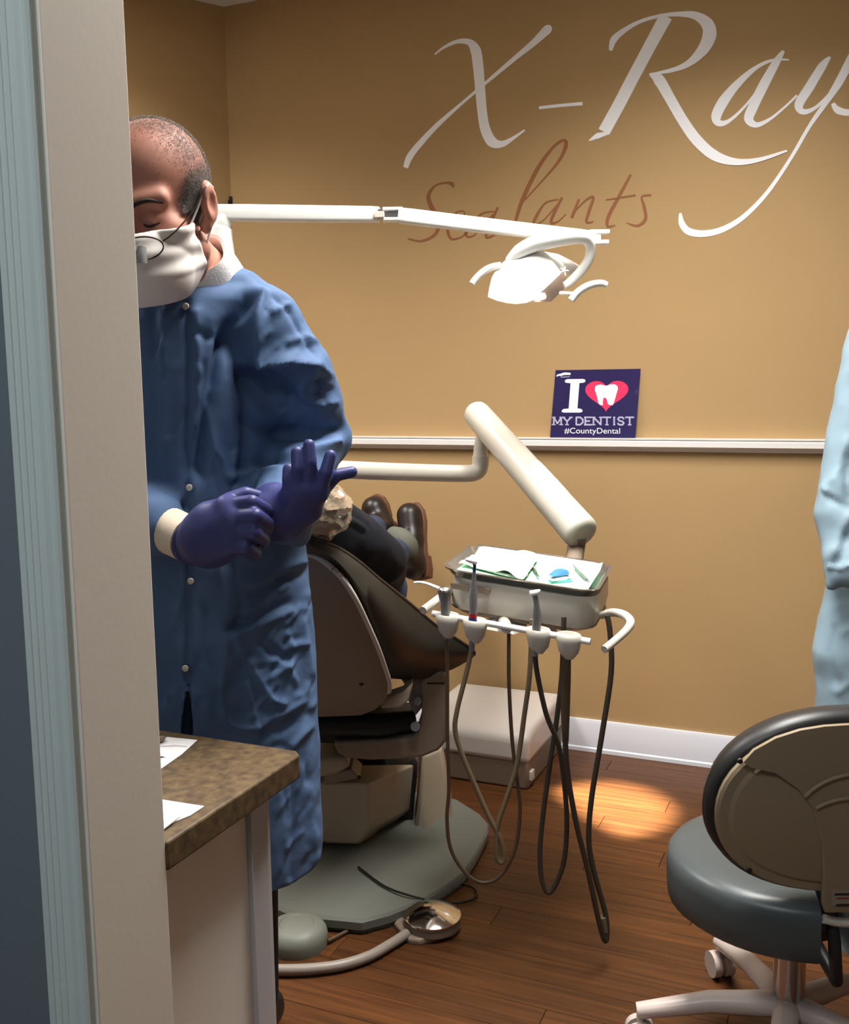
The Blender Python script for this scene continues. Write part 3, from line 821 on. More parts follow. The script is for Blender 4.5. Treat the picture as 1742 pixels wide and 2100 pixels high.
so = bpy.data.objects.new('lamp_beam', sl); COL.objects.link(so)
so.location = gl + down * 0.06; so.rotation_euler = down.to_track_quat('-Z', 'Y').to_euler(); so.parent = lam; so.matrix_parent_inverse = Matrix.Translation(-lam.location)

# small dark hook box on the wall behind the arm
wb = thing('wall_hook', 'small dark hook fixed to the wall above the lamp arm', 'hook', PW(470, 409))
link('plate', MB().box(PW(470, 411, WALL_Y - 0.004), (0.026, 0.008, 0.028)), 'dark_gap', wb, bevel=0.002)
link('peg', MB().tube([PW(470, 416, WALL_Y - 0.008), PW(470, 416, WALL_Y - 0.03), PW(470, 411, WALL_Y - 0.034)], 0.004, 8), 'dark_gap', wb)

# ================================================================== delivery unit: arm, cabinet, handles, holders
du = thing('delivery_unit', 'cream dental delivery unit on a thick jointed arm beside the chair', 'dental unit', tuple(P(1090, 1230, 2.1)))
e1 = P(985, 966, 2.8)
link('arm_tube', MB().tube([P(450, 950, 2.62), P(560, 955, 2.66), P(700, 963, 2.71), P(860, 969, 2.82), P(950, 971, 2.86), P(976, 968, 2.87), P(985, 956, 2.875), P(986, 935, 2.875)], [0.0245] * 8, 20, smooth=5), 'cream_plastic', du)
link('arm_pivot', MB().tube([P(986, 936, 2.875), P(986, 922, 2.875), P(988, 890, 2.87)], [0.022, 0.020, 0.016], 18), 'cream_plastic', du)
d0, d1 = P(979, 850, 2.86), P(1190, 1090, 2.44)
t_ = (d1 - d0).normalized()
fx = MB(); pts = []; rs = []
for k in range(6):
    a = math.pi / 2 * k / 5; pts.append(d0 - t_ * (0.03 * math.cos(a))); rs.append(0.039 * max(math.sin(a), 0.12))
for k in range(6):
    a = math.pi / 2 * k / 5; pts.append(d1 + t_ * (0.016 * math.sin(a))); rs.append(0.0455 * (0.55 + 0.45 * math.cos(a)))
fx.tube(pts, rs, 28)
link('flex_arm', fx, 'cream_plastic', du, angle=50)
# cabinet frame
NL = LD(0.0354, 2.137, CAM.z - 0.395)
ex = LD(0.953, -0.302, -0.112).normalized(); ey = LD(0.302, 0.953, 0.04); ey = (ey - ex * ey.dot(ex)).normalized(); ez = ex.cross(ey)
TLn, TWd = 0.335, 0.272
def U(a, b, c_=0): return NL + ex * a + ey * b + ez * c_
def rrect(x0, x1, y0, y1, r, z, n=5):
    out = []
    for cx_, cy_, a0 in ((x1 - r, y1 - r, 0), (x0 + r, y1 - r, 90), (x0 + r, y0 + r, 180), (x1 - r, y0 + r, 270)):
        for k in range(n):
            a = math.radians(a0 + 90 * k / (n - 1)); out.append(U(cx_ + r * math.cos(a), cy_ + r * math.sin(a), z))
    return out
cb = MB().rings([rrect(0.03, TLn - 0.015, 0.0 + 0.02, TWd - 0.02, 0.05, -0.095), rrect(0.016, TLn, 0.008, TWd - 0.008, 0.055, -0.085), rrect(0.012, TLn + 0.004, 0.004, TWd - 0.004, 0.055, -0.05), rrect(0.016, TLn, 0.006, TWd - 0.006, 0.055, -0.014)])
body = link('cabinet', cb, 'cream_plastic', du, angle=35)
link('seam', MB().rings([rrect(0.0155, TLn + 0.0005, 0.0075, TWd - 0.0075, 0.055, -0.086), rrect(0.013, TLn + 0.003, 0.005, TWd - 0.005, 0.055, -0.084), rrect(0.013, TLn + 0.003, 0.005, TWd - 0.005, 0.055, -0.082)]), 'taupe_plastic', body)
link('slot', MB().box(U(0.06, 0.004, -0.032), (0.075, 0.006, 0.012), (ex, ey, ez)), 'taupe_plastic', body)
link('slot_knob', MB().tube([U(0.105, 0.005, -0.03), U(0.105, -0.006, -0.03)], 0.007, 14), 'taupe_plastic', body)
link('arm_joint', MB().tube([d1 - t_ * 0.01 - ZUP * 0.02, d1 - t_ * 0.02 - ZUP * 0.06, U(0.24, 0.285, -0.06), U(0.22, 0.2, -0.07)], [0.022, 0.022, 0.024, 0.026], 18), 'taupe_plastic', du)
link('control_pod', MB().pillow([U(a, b, -0.112) for a, b in ((0.1, -0.01), (0.175, -0.012), (0.19, 0.02), (0.185, 0.08), (0.1, 0.08), (0.088, 0.02))], ez * 0.02, -ez * 0.008), 'cream_plastic', du)
link('pod_button', MB().lathe([(0.011, 0), (0.010, 0.002), (0.0, 0.0025)], U(0.14, 0.004, -0.094), (ex, ey, ez), 14), 'steel', du)
link('valve', MB().lathe([(0.018, -0.03), (0.02, 0)], U(0.235, 0.06, -0.095), (ex, ey, ez), 18), 'cream_plastic', du)
link('handle', MB().tube([P(1235, 1262, 2.10), P(1258, 1256, 2.06), P(1282, 1262, 2.02), P(1294, 1276, 1.99), P(1285, 1293, 1.965), P(1262, 1314, 1.935), P(1240, 1332, 1.91)], [0.0085, 0.0088, 0.009, 0.009, 0.0085, 0.0082, 0.008], 14, smooth=5), 'cream_plastic', du)
link('handle', MB().tube([P(935, 1205, 2.2), P(905, 1225, 2.14), P(868, 1252, 2.08)], [0.0095, 0.0095, 0.009], 14, smooth=4), 'cream_plastic', du)
BARD = 2.02
bar0, bar1 = P(888, 1258, 2.09), P(1212, 1316, 1.94)
link('holder_bar', MB().rtube(bar0, bar1, 0.0068, 0.0068, 14), 'white_plastic', du)
link('bar_bracket', MB().tube([P(1040, 1288, 2.02), U(0.14, 0.03, -0.1)], [0.012, 0.014], 12), 'cream_plastic', du)
bdir = (bar1 - bar0).normalized(); bn = Vector((bdir.y, -bdir.x, 0)).normalized()
if bn.dot(FH) > 0: bn = -bn
HOLD = [(919, 1276, 2.075), (975, 1287, 2.045), (1105, 1307, 1.985), (1167, 1318, 1.955)]
for hx, hy, hd in HOLD:
    c_ = P(hx, hy, hd)
    ring = []
    mbh = MB()
    # cup: outer wall, open mouth with a notch facing the user
    n = 20; ro, ri, h_ = 0.0265, 0.017, 0.036
    outer0 = []; rings = []
    for zz, r_ in ((-h_ / 2 - 0.014, 0.010), (-h_ / 2, ro * 0.78), (h_ * 0.1, ro * 0.95), (h_ / 2 - 0.004, ro), (h_ / 2, ro - 0.003), (h_ / 2, ri + 0.002), (h_ / 2 - 0.006, ri), (-h_ / 4, ri * 0.8)):
        rings.append([c_ + (bdir * math.cos(2 * math.pi * k / n) + bn * math.sin(2 * math.pi * k / n)) * r_ + ZUP * zz for k in range(n)])
    mbh.rings(rings)
    link('holder', mbh, 'cream_plastic', du, angle=45)

# ================================================================== hand instruments hanging in the holders, with their hoses
def hose(name, pts, d0_, d1_, r, m, par):
    n = len(pts); P3 = [P(x_, y_, d0_ + (d1_ - d0_) * i / (n - 1)) for i, (x_, y_) in enumerate(pts)]
    for p in P3: p.z = max(p.z, r + 0.004)
    return link(name, MB().tube(P3, r, 10, smooth=5), m, par)
gi = 'instruments hanging in the delivery unit holders'
sy = thing('air_water_syringe', 'air water syringe with a long angled tip in the holder beside the chair', 'dental instrument', P(912, 1290, 2.07), gi)
sb = link('barrel', MB().tube([P(911, 1208, 2.072), P(913, 1228, 2.072), P(914, 1255, 2.072), P(915, 1290, 2.072), P(916, 1310, 2.072)], [0.0145, 0.0125, 0.010, 0.0075, 0.006], 14), 'steel_dark', sy)
link('head', MB().pillow([P(x_, y_, 2.066) for x_, y_ in ((900, 1206), (908, 1202), (924, 1204), (930, 1210), (918, 1216), (904, 1214))], -vd * 0.014, vd * 0.014), 'steel', sy)
link('tip', MB().tube([P(902, 1207, 2.07), P(880, 1198, 2.09), P(862, 1194, 2.1), P(850, 1195, 2.105)], [0.004, 0.0032, 0.003, 0.0025], 8, smooth=3), 'white_plastic', sy)
hose('hose', [(916, 1308), (918, 1400), (918, 1500), (921, 1618), (917, 1677), (925, 1741), (955, 1790), (989, 1810), (1027, 1796), (1057, 1741), (1067, 1669), (1064, 1620), (1052, 1530), (1046, 1440), (1044, 1380), (1044, 1300)], 2.07, 2.07, 0.0042, 'hose_brown', sy)
hp = thing('handpiece', 'slim handpiece with red and blue rings standing in its holder', 'dental instrument', P(970, 1300, 2.04), gi)
link('barrel', MB().tube([P(973, 1168, 2.035), P(972, 1195, 2.035), P(971, 1222, 2.035), P(971, 1262, 2.038), P(969, 1300, 2.04), P(968, 1335, 2.04)], [0.003, 0.0055, 0.0085, 0.008, 0.0065, 0.006], 14), 'steel_dark', hp)
link('head', MB().tube([P(955, 1147, 2.02), P(966, 1150, 2.022), P(977, 1153, 2.03)], [0.003, 0.0055, 0.005], 12), 'white_plastic', hp)
link('neck', MB().tube([P(972, 1153, 2.03), P(974, 1160, 2.034), P(973, 1172, 2.035)], [0.0045, 0.0035, 0.0035], 10), 'blue_ring', hp)
link('ring', MB().tube([P(970.5, 1258, 2.038), P(970.5, 1266, 2.038)], 0.0088, 14), 'red_ring', hp)
link('ring', MB().tube([P(970, 1267, 2.038), P(970, 1276, 2.038)], 0.0088, 14), 'blue_ring', hp)
hose('hose', [(968, 1330), (957, 1380), (938, 1456), (934, 1499), (949, 1550), (972, 1605), (1002, 1673), (1025, 1716), (1034, 1754), (1029, 1769), (1019, 1754), (1021, 1694), (1040, 1635), (1061, 1567), (1076, 1465), (1087, 1380), (1092, 1270)], 2.04, 2.04, 0.0055, 'hose_tan', hp)
sv = thing('handpiece', 'short handpiece with a silver cap standing in the third holder', 'dental instrument', P(1099, 1320, 1.98), gi)
link('barrel', MB().tube([P(1097, 1218, 1.975), P(1101, 1240, 1.975), P(1102, 1262, 1.978), P(1100, 1300, 1.98), P(1098, 1345, 1.98)], [0.005, 0.006, 0.0095, 0.0085, 0.006], 14), 'steel_dark', sv)
link('head', MB().tube([P(1087, 1217, 1.97), P(1100, 1215, 1.972), P(1108, 1211, 1.975)], [0.0055, 0.006, 0.003], 12), 'white_plastic', sv)
link('ring', MB().tube([P(1099, 1303, 1.98), P(1099, 1309, 1.98)], 0.009, 14), 'blue_ring', sv)
hose('hose', [(1098, 1340), (1102, 1380), (1121, 1465), (1146, 1529), (1159, 1618), (1163, 1699), (1155, 1775), (1129, 1830), (1112, 1805), (1108, 1741), (1116, 1656), (1129, 1563), (1142, 1478), (1153, 1380), (1157, 1265)], 1.98, 2.03, 0.0055, 'hose_dark', sv)
sh2 = thing('suction_hose', 'thick dark hose looping down from the empty holder of the delivery unit', 'hose', P(1160, 1350, 1.97), gi)
hose('hose', [(1160, 1345), (1161, 1400), (1159, 1465), (1163, 1571), (1180, 1677), (1206, 1784), (1227, 1881), (1238, 1922), (1244, 1926), (1243, 1877), (1218, 1784), (1208, 1720), (1214, 1635), (1235, 1507), (1254, 1380), (1252, 1300), (1246, 1262)], 1.96, 2.02, 0.006, 'hose_dark', sh2)
link('sleeve', MB().tube([P(1161, 1338, 1.958), P(1161, 1390, 1.962), P(1160, 1460, 1.968), P(1160, 1520, 1.972)], [0.011, 0.0105, 0.0095, 0.007], 12), 'hose_brown', sh2)
link('end_clip', MB().tube([P(1236, 1880, 1.993), P(1242, 1910, 1.993)], [0.009, 0.008], 10), 'hose_tan', sh2)

# ================================================================== instrument tray and what lies on it
tr = thing('instrument_tray', 'stainless steel instrument tray on top of the delivery unit', 'tray', U(TLn / 2, TWd / 2))
ti = MB()
def rr(o, z, r=0.045): return rrect(-0.006 + o, TLn + 0.004 - o, -0.004 + o, TWd + 0.004 - o, r - o * 0.6, z, 6)
ti.rings([rr(0.018, -0.0130), rr(0.008, 0.0), rr(0.001, 0.0025), rr(0.0, 0.005), rr(0.003, 0.006), rr(0.010, 0.0025), rr(0.020, -0.0115)])
link('pan', ti, 'steel', tr, angle=60)
ln = thing('tray_liner', 'mint green paper liner in the instrument tray', 'paper liner', U(TLn / 2, TWd / 2, -0.011))
lm = MB()
pts = []
NX, NY = 24, 12
vs = []; fs = []
for i in range(NX + 1):
    for j in range(NY + 1):
        u, v = i / NX, j / NY
        z = -0.0107 + 0.0012 * math.sin(u * 9) * math.sin(v * 5) + (0.012 * max(0, (v - 0.86) / 0.14)) + 0.009 * max(0, (u - 0.93) / 0.07) + 0.0012
        vs.append(U(0.018 + u * (TLn - 0.038), 0.020 + v * (TWd - 0.042), z))
for i in range(NX):
    for j in range(NY): a = i * (NY + 1) + j; fs.append((a, a + NY + 1, a + NY + 2, a + 1))
lm.add(vs, fs)
lo = link('paper', lm, 'mint', ln); lo.modifiers.new('solid', 'SOLIDIFY').thickness = 0.0004
gz = thing('gauze', 'crumpled white gauze sheet at the back of the tray', 'gauze', U(0.09, 0.2, -0.008))
vs = []; fs = []
N = 22
for i in range(N + 1):
    for j in range(N + 1):
        u, v = i / N, j / N
        a = 0.025 + u * 0.14 + 0.02 * (1 - v) * (u - .5); b = 0.085 + v * 0.165 - 0.05 * (1 - v) * u
        z = -0.006 + 0.007 * (mnoise.noise(Vector((u * 5, v * 5, 3))) + 0.6) + 0.008 * math.exp(-((u - 0.75) * 7) ** 2) + 0.006 * max(0, v - .85) / .15
        vs.append(U(a, b, max(z, -0.006)))
for i in range(N):
    for j in range(N): a = i * (N + 1) + j; fs.append((a, a + N + 1, a + N + 2, a + 1))
go = link('cloth', MB().add(vs, fs), 'gauze', gz); go.modifiers.new('solid', 'SOLIDIFY').thickness = 0.0012
def tp(cx_, cy_, c_=-0.006):      # crop (scale 3.484, offset 820,1100) -> point on tray plane
    r = ray(820 + cx_ / 3.484, 1100 + cy_ / 3.484); o = U(0, 0, c_); return CAM + r * ((o - CAM).dot(ez) / r.dot(ez))
def instr(lab, pts, rs, m='steel', name='hand_instrument'):
    t_i = thing(name, lab, 'dental instrument', tp(*pts[0]), 'hand instruments lying on the tray')
    link('shaft', MB().tube([tp(*q, -0.0035) for q in pts], rs, 8), m, t_i); a, b = tp(*pts[0], -0.0035), tp(*pts[-1], -0.0035)
    k = (a - b).normalized()
    link('tip', MB().tube([a, a + k * 0.012, a + k * 0.018 + ez * 0.004], [0.0011, 0.0009, 0.0005], 6), 'steel', t_i)
    link('grip', MB().tube([a.lerp(b, 0.4), a.lerp(b, 0.75)], max(rs) * 1.25, 10), m, t_i)
instr('steel explorer lying along the near rim of the tray', [(560, 228), (700, 262), (870, 302)], [0.0018, 0.0026, 0.0018])
instr('steel probe beside the white gauze on the tray', [(920, 165), (955, 225), (995, 290)], [0.0016, 0.0024, 0.0016])
instr('dark steel scaler lying at the open end of the tray liner', [(1255, 222), (1310, 280), (1370, 345)], [0.0018, 0.0028, 0.0018], 'steel_dark')
cr_ = thing('cotton_roll', 'small tan cotton roll lying on the mint liner', 'cotton roll', tp(865, 265))
link('roll', MB().rtube(tp(822, 262, -0.002), tp(915, 268, -0.002), 0.0052, 0.0052, 14), 'cotton', cr_)
bi = thing('mirror_cap', 'small blue and white plastic cap on the mint liner', 'plastic cap', tp(1140, 300))
link('cap', MB().pillow([tp(x_, y_, 0.004) for x_, y_ in ((1065, 275), (1105, 240), (1160, 232), (1205, 245), (1215, 270), (1160, 282), (1100, 290))], ez * 0.008, -ez * 0.004), 'blue_item', bi)
link('rim', MB().pillow([tp(x_, y_, -0.004) for x_, y_ in ((1062, 300), (1100, 285), (1210, 275), (1225, 295), (1180, 312), (1090, 322))], ez * 0.007, -ez * 0.002), 'white_plastic', bi)
link('foot', MB().pillow([tp(x_, y_, -0.007) for x_, y_ in ((1062, 312), (1110, 305), (1215, 305), (1240, 322), (1150, 330), (1080, 332))], ez * 0.003, -ez * 0.001), 'teal_item', bi)

# ================================================================== utility box by the wall
ub = thing('utility_box', 'white topped floor utility box against the back wall', 'utility box', PZ(1080, 1600, 0))
bl = PZ(1075, 1620, 0)
bx1 = PZ(1165, 1577, 0).x; bx0 = PZ(905, 1592, 0).x - 0.08; bx1 = bl.x + 0.012
yb = bl.y
H1 = 0.092
byb = WALL_Y - 0.02
link('base', MB().box(((bx0 + bx1) / 2, (yb + byb) / 2, H1 / 2), (bx1 - bx0, byb - yb, H1)), 'box_taupe', ub, bevel=0.008)
H2 = 0.185
cv = MB(); xm = (bx0 + bx1) / 2; w = (bx1 - bx0) / 2 + 0.006
cv.prism([(bx0 - 0.006, yb - 0.006, H1 - 0.01), (bx0 - 0.006, byb, H1 - 0.01), (bx0 - 0.006, byb, H2 + 0.012), (bx0 - 0.006, yb + 0.03, H2), (bx0 - 0.006, yb - 0.006, H2 - 0.02)], (2 * w, 0, 0))
link('cover', cv, 'box_white', ub, bevel=0.02, seg=4)
link('foot_tab', MB().box((bx1 + 0.004, yb + 0.03, 0.04), (0.01, 0.03, 0.03)), 'box_white', ub, bevel=0.002)

# ================================================================== dental chair
dc = thing('dental_chair', 'reclined dental chair with dark vinyl pads and taupe back shell', 'dental chair', PZ(760, 1790, 0))
VS = 'chair_vinyl'
# base plate
bpx = [(585, 1868), (660, 1881), (743, 1889), (800, 1874), (874, 1843), (915, 1818), (951, 1792), (980, 1748), (1002, 1705), (1003, 1688), (985, 1668), (938, 1639), (860, 1622), (700, 1640), (580, 1700), (520, 1790), (540, 1850)]
bp3 = [PZ(x_, y_, 0.035) for x_, y_ in bpx]
link('base_plate', MB().rings([[Vector((p.x, p.y, z)).lerp(Vector((bp3[6].x * 0 + sum(q.x for q in bp3) / len(bp3), sum(q.y for q in bp3) / len(bp3), z)), s_) for p in bp3] for z, s_ in ((0.0, 0.03), (0.012, 0.03), (0.012, 0.0), (0.030, 0.0), (0.037, 0.02))]), 'base_grey', dc, angle=30)
# column at the rear of the lift
def face_prism(pts, d_, depth, name, m, bev=0.006, par=None, seg=3):
    a = [P(x_, y_, q) for x_, y_, q in [(p[0], p[1], p[2] if len(p) > 2 else d_) for p in pts]]
    return link(name, MB().prism(a, FH * depth), m, par or dc, bevel=bev, seg=seg)
face_prism([(843, 1758, 2.62), (878, 1762, 2.59), (915, 1752, 2.64), (934, 1730, 2.70), (926, 1640, 2.68), (905, 1535, 2.65), (866, 1548, 2.62), (858, 1640, 2.62)], 2.6, 0.14, 'column', 'lift_cream', 0.012)
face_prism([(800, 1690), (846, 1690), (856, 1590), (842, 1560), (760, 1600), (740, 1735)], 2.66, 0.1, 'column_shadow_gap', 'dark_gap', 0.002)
# lift arm housing
lh = MB()
a = [P(x_, y_, 2.48) for x_, y_ in ((560, 1600), (758, 1608), (758, 1700), (736, 1732), (670, 1729), (560, 1712))]
b = [P(x_, y_, 2.66) for x_, y_ in ((620, 1570), (850, 1567), (842, 1660), (790, 1702), (700, 1715), (620, 1690))]
lh.rings([a, b])
link('lift_housing', lh, 'lift_cream', dc, bevel=0.006)
face_prism([(560, 1560), (706, 1553), (720, 1572), (690, 1590), (600, 1606), (560, 1606)], 2.47, 0.16, 'lift_cover', 'lift_cream', 0.01)
face_prism([(664, 1590), (720, 1578), (740, 1596), (664, 1612)], 2.475, 0.1, 'lift_slot', 'taupe_plastic', 0.004)
link('bolt', MB().tube([P(737, 1594, 2.47), P(737, 1594, 2.5)], 0.005, 10), 'dark_gap', dc)
# arm bracket: L-shape
face_prism([(684, 1522), (692, 1545), (712, 1556), (760, 1560), (820, 1558), (868, 1553), (900, 1540), (917, 1520), (918, 1440), (916, 1390), (908, 1376), (868, 1376), (862, 1400), (866, 1470), (858, 1500), (846, 1512), (790, 1518)], 2.42, 0.06, 'arm_bracket', 'taupe_plastic', 0.008)
face_prism([(876, 1400), (912, 1400), (912, 1403), (876, 1403)], 2.4185, 0.005, 'bracket_seam', 'dark_gap', 0)
# black recliner mechanism
link('recliner', MB().tube([P(560, 1480, 2.42), P(660, 1484, 2.42), P(780, 1486, 2.44), P(850, 1478, 2.46)], [0.032, 0.03, 0.03, 0.028], 16), 'dark_gap', dc)
face_prism([(600, 1490), (690, 1488), (770, 1492), (850, 1490), (850, 1512), (690, 1526), (600, 1520)], 2.45, 0.2, 'seat_carrier', 'dark_gap', 0.004)
face_prism([(820, 1390), (848, 1384), (866, 1392), (868, 1450), (852, 1470), (838, 1440), (838, 1416)], 2.43, 0.05, 'hinge_plate', 'steel_dark', 0.006)
link('hinge_pin', MB().tube([P(857, 1438, 2.40), P(857, 1438, 2.46)], 0.010, 14), 'steel_dark', dc)
link('hinge_pin', MB().tube([P(852, 1490, 2.40), P(858, 1490, 2.5)], [0.012, 0.013], 16), 'steel_dark', dc)
# back shell (rear of the backrest)
so_ = [(640, 1141, 2.03), (672, 1160, 2.03), (702, 1190, 2.05), (728, 1230, 2.08), (752, 1280, 2.13), (774, 1330, 2.18), (790, 1375, 2.23), (798, 1402, 2.26), (797, 1422, 2.28), (786, 1442, 2.30), (768, 1456, 2.31), (740, 1467, 2.32), (660, 1470, 2.33), (560, 1468, 2.33), (500, 1455, 2.32), (470, 1400, 2.28), (480, 1300, 2.18), (520, 1200, 2.08), (570, 1150, 2.03), (605, 1138, 2.02)]
S = [P(*q) for q in so_]
bkn = (S[4] - S[12]).cross(S[16] - S[12]).normalized()
if bkn.dot(FH) > 0: bkn = -bkn
link('back_shell', MB().pillow(S, bkn * 0.028, -bkn * 0.02, 7, 2.6), 'shell_taupe', dc, angle=70)
rim = S[0:9]
rimo = link('shell_rim', MB().tube([S[-1] - bkn * 0.002] + [p - bkn * 0.004 for p in rim], [0.0065] * 10, 10, smooth=4), 'cream_plastic', dc)
mk = MB()
for x_, y_ in ((684, 1150), (692, 1156), (703, 1165), (710, 1172), (715, 1178)):
    c_ = P(x_, y_ + 16, 2.02)
    for k in range(3): mk.box(c_ + RC * (0.0025 * (k - 1)) + UC * (0.002 * ((k * 7 + x_) % 3 - 1)), (0.0016, 0.0008, 0.005 - 0.0012 * ((k + x_) % 2)), (RC, F3, UC))
link('rim_marking', mk, 'ink', dc, smooth=False)
link('shell_screw', MB().lathe([(0.006, 0), (0.005, 0.0025), (0, 0.003)], P(742, 1397, 2.235) + bkn * 0.008, (bkn.orthogonal().normalized(), bkn.cross(bkn.orthogonal().normalized()), bkn), 12), 'ink', dc)
face_prism([(790, 1432), (826, 1420), (848, 1400), (838, 1440), (822, 1452), (780, 1454)], 2.33, 0.06, 'shell_tab', 'lift_cream', 0.006)
# back pad: surface between its right edge (seen) and left edge
RE = [(600, 1090, 1.99), (640, 1106, 2.0), (690, 1122, 2.04), (735, 1150, 2.10), (780, 1188, 2.18), (840, 1236, 2.28), (895, 1282, 2.37), (940, 1312, 2.42), (972, 1334, 2.45), (975, 1344, 2.46)]
UE = [(600, 1140, 2.02), (640, 1138, 2.03), (690, 1165, 2.05), (735, 1225, 2.11), (765, 1290, 2.18), (800, 1370, 2.28), (830, 1392, 2.36), (870, 1392, 2.41), (930, 1372, 2.45), (968, 1350, 2.46)]
MDE = [(600, 1120, 1.985), (640, 1124, 1.99), (688, 1148, 2.02), (730, 1195, 2.075), (768, 1250, 2.14), (815, 1318, 2.235), (862, 1345, 2.32), (905, 1350, 2.38), (952, 1348, 2.435), (972, 1345, 2.455)]
lat_ = RH * 0.95 - FH * 0.30
rings = []
def resamp(L_, k=4):
    p, _ = catmull([P(*q) for q in L_], [0] * len(L_), k); return p
Rr, Uu, Mm = resamp(RE), resamp(UE), resamp(MDE)
n_ = len(Rr)
for i in range(n_):
    q = i / (n_ - 1); wdt = 0.36 + 0.24 * min(1, q * 1.25)
    R_, U_, M_ = Rr[i], Uu[i], Mm[i]
    Lr = R_ - lat_ * wdt; Ll = U_ - lat_ * (wdt * 0.95)
    mid = (R_ + Lr) / 2 - ZUP * (0.05 + 0.05 * q) + FH * 0.05; midu = (U_ + Ll) / 2 - ZUP * 0.01 + FH * 0.02
    rings.append([R_, R_.lerp(M_, 0.5) + lat_ * 0.004, M_, M_.lerp(U_, 0.6), U_, U_.lerp(midu, .6), midu, Ll.lerp(midu, .4), Ll, Lr - lat_ * 0.01, Lr, Lr.lerp(mid, .5) - ZUP * 0.02, mid, R_.lerp(mid, .5) - ZUP * 0.02, R_.lerp(mid, .12) - ZUP * .002])
link('back_pad', MB().rings(rings), VS, dc, angle=60)
pp = resamp([(q[0] - 2, q[1] - 1, q[2]) for q in RE])
link('piping', MB().tube(pp, 0.004, 8), 'chair_vinyl_side', dc)
# seat and leg rest
hip = LD(-0.30, 2.55, 0.50); ft = LD(-0.14, 3.12, 0.53)
def pad(c0_, c1_, w0, w1, th, name):
    a = (c1_ - c0_).normalized(); s_ = Vector((a.y, -a.x, 0)).normalized()
    ol = []
    for q, ww in ((0, w0), (0.3, w0), (0.7, (w0 + w1) / 2), (0.95, w1), (1.0, w1 * 0.8)): ol.append(c0_.lerp(c1_, q) + s_ * ww)
    for q, ww in ((1.0, w1 * 0.8), (0.95, w1), (0.7, (w0 + w1) / 2), (0.3, w0), (0, w0)): ol.append(c0_.lerp(c1_, q) - s_ * ww)
    return link(name, MB().pillow(ol, ZUP * th * 0.4, -ZUP * th, 6, 3.0), VS, dc, angle=60)
pad(hip, ft, 0.20, 0.13, 0.075, 'seat_pad')
link('seat_frame', MB().box(LD(-0.28, 2.75, 0.42), (0.26, 0.5, 0.05), (RH, FH, ZUP)), 'taupe_plastic', dc, bevel=0.01)
link('seat_post', MB().box(LD(-0.2, 2.78, 0.22), (0.16, 0.16, 0.38), (RH, FH, ZUP)), 'dark_gap', dc, bevel=0.01)
# headrest with crinkled clear plastic cover
V, Fq = surface(union([(ell(P(628, 1042, 2.05), (0.085, 0.06, 0.052)), 0), (ell(P(650, 1045, 2.06), (0.05, 0.05, 0.05)), 0.03)]), *bounds([P(628, 1042, 2.05), P(650, 1045, 2.06)], 0.12), 0.005)
V = laplace(V, Fq, 2)
hr = link('headrest', to_mesh('headrest', V.copy(), Fq), 'chair_vinyl', dc, angle=180)
Nn = vnormals(V, Fq)
Vc = V + Nn * 0.006
for i in range(len(Vc)):
    p = Vector(Vc[i]) * 26; Vc[i] += Nn[i] * 0.011 * (1 - 2.2 * abs(mnoise.noise(p)))
link('plastic_cover', to_mesh('plastic_cover', Vc, Fq), 'plastic_film', hr, angle=35)
link('headrest_bar', MB().tube([P(620, 1075, 2.06), P(610, 1150, 2.12), P(610, 1220, 2.2)], 0.014, 12), 'steel', dc)

# ================================================================== foot controls and cords
fc = thing('foot_control', 'round chrome foot control disc with a thick grey hose', 'foot control', PZ(880, 1900, 0))
fp = [PZ(x_, y_, 0.006) for x_, y_ in ((808, 1897), (822, 1880), (850, 1862), (905, 1862), (940, 1880), (946, 1902), (930, 1917), (860, 1934), (838, 1931))]
link('base', MB().rings([[Vector((p.x, p.y, z)) for p in fp] for z in (0.0, 0.010)] + [[Vector((p.x, p.y, 0.014)).lerp(PZ(880, 1898, 0.014), 0.06) for p in fp]]), 'taupe_plastic', fc, bevel=0.002)
fcx = PZ(887, 1889, 0.02)
link('skirt', MB().lathe([(0.064, 0.012), (0.064, 0.03), (0.061, 0.034)], (fcx.x, fcx.y, 0), n=32), 'box_taupe', fc)
link('disc', MB().lathe([(0.066, 0.033), (0.066, 0.037), (0.06, 0.041), (0.042, 0.049), (0.02, 0.055), (0.0, 0.056)], (fcx.x, fcx.y, 0), n=32), 'chrome', fc)
hl = [PZ(835, 1915, 0.014), PZ(800, 1937, 0.014), PZ(755, 1962, 0.014), PZ(700, 1979, 0.014), PZ(640, 1987, 0.014), PZ(580, 1989, 0.014), PZ(520, 1986, 0.014), PZ(470, 1972, 0.014)]
link('hose', MB().tube(hl, 0.0115, 14, smooth=6), 'hose_grey', fc)
tc_ = [PZ(868, 1858, 0.042), PZ(820, 1839, 0.046), PZ(768, 1810, 0.046), PZ(735, 1778, 0.046), PZ(715, 1760, 0.046)]
cd = thing('cord', 'thin dark cord looping on the floor behind the foot control', 'cord', PZ(930, 1840, 0))
link('loop', MB().tube([PZ(735, 1778, 0.043), PZ(790, 1818, 0.043), PZ(850, 1839, 0.043), PZ(900, 1850, 0.012), PZ(945, 1851, 0.006), PZ(974, 1841, 0.006), PZ(975, 1824, 0.006), PZ(945, 1813, 0.006), PZ(915, 1820, 0.006), PZ(885, 1843, 0.006), PZ(868, 1853, 0.02)], 0.0028, 8, smooth=6), 'dark_gap', cd)
fp2 = thing('foot_pedal', 'grey domed foot pedal beside the cabinet', 'foot pedal', PZ(620, 1940, 0))
pc = PZ(610, 1935, 0)
prof = [(0.085, 0), (0.087, 0.02), (0.084, 0.032), (0.072, 0.045), (0.05, 0.05), (0.046, 0.047), (0.03, 0.052), (0, 0.054)]
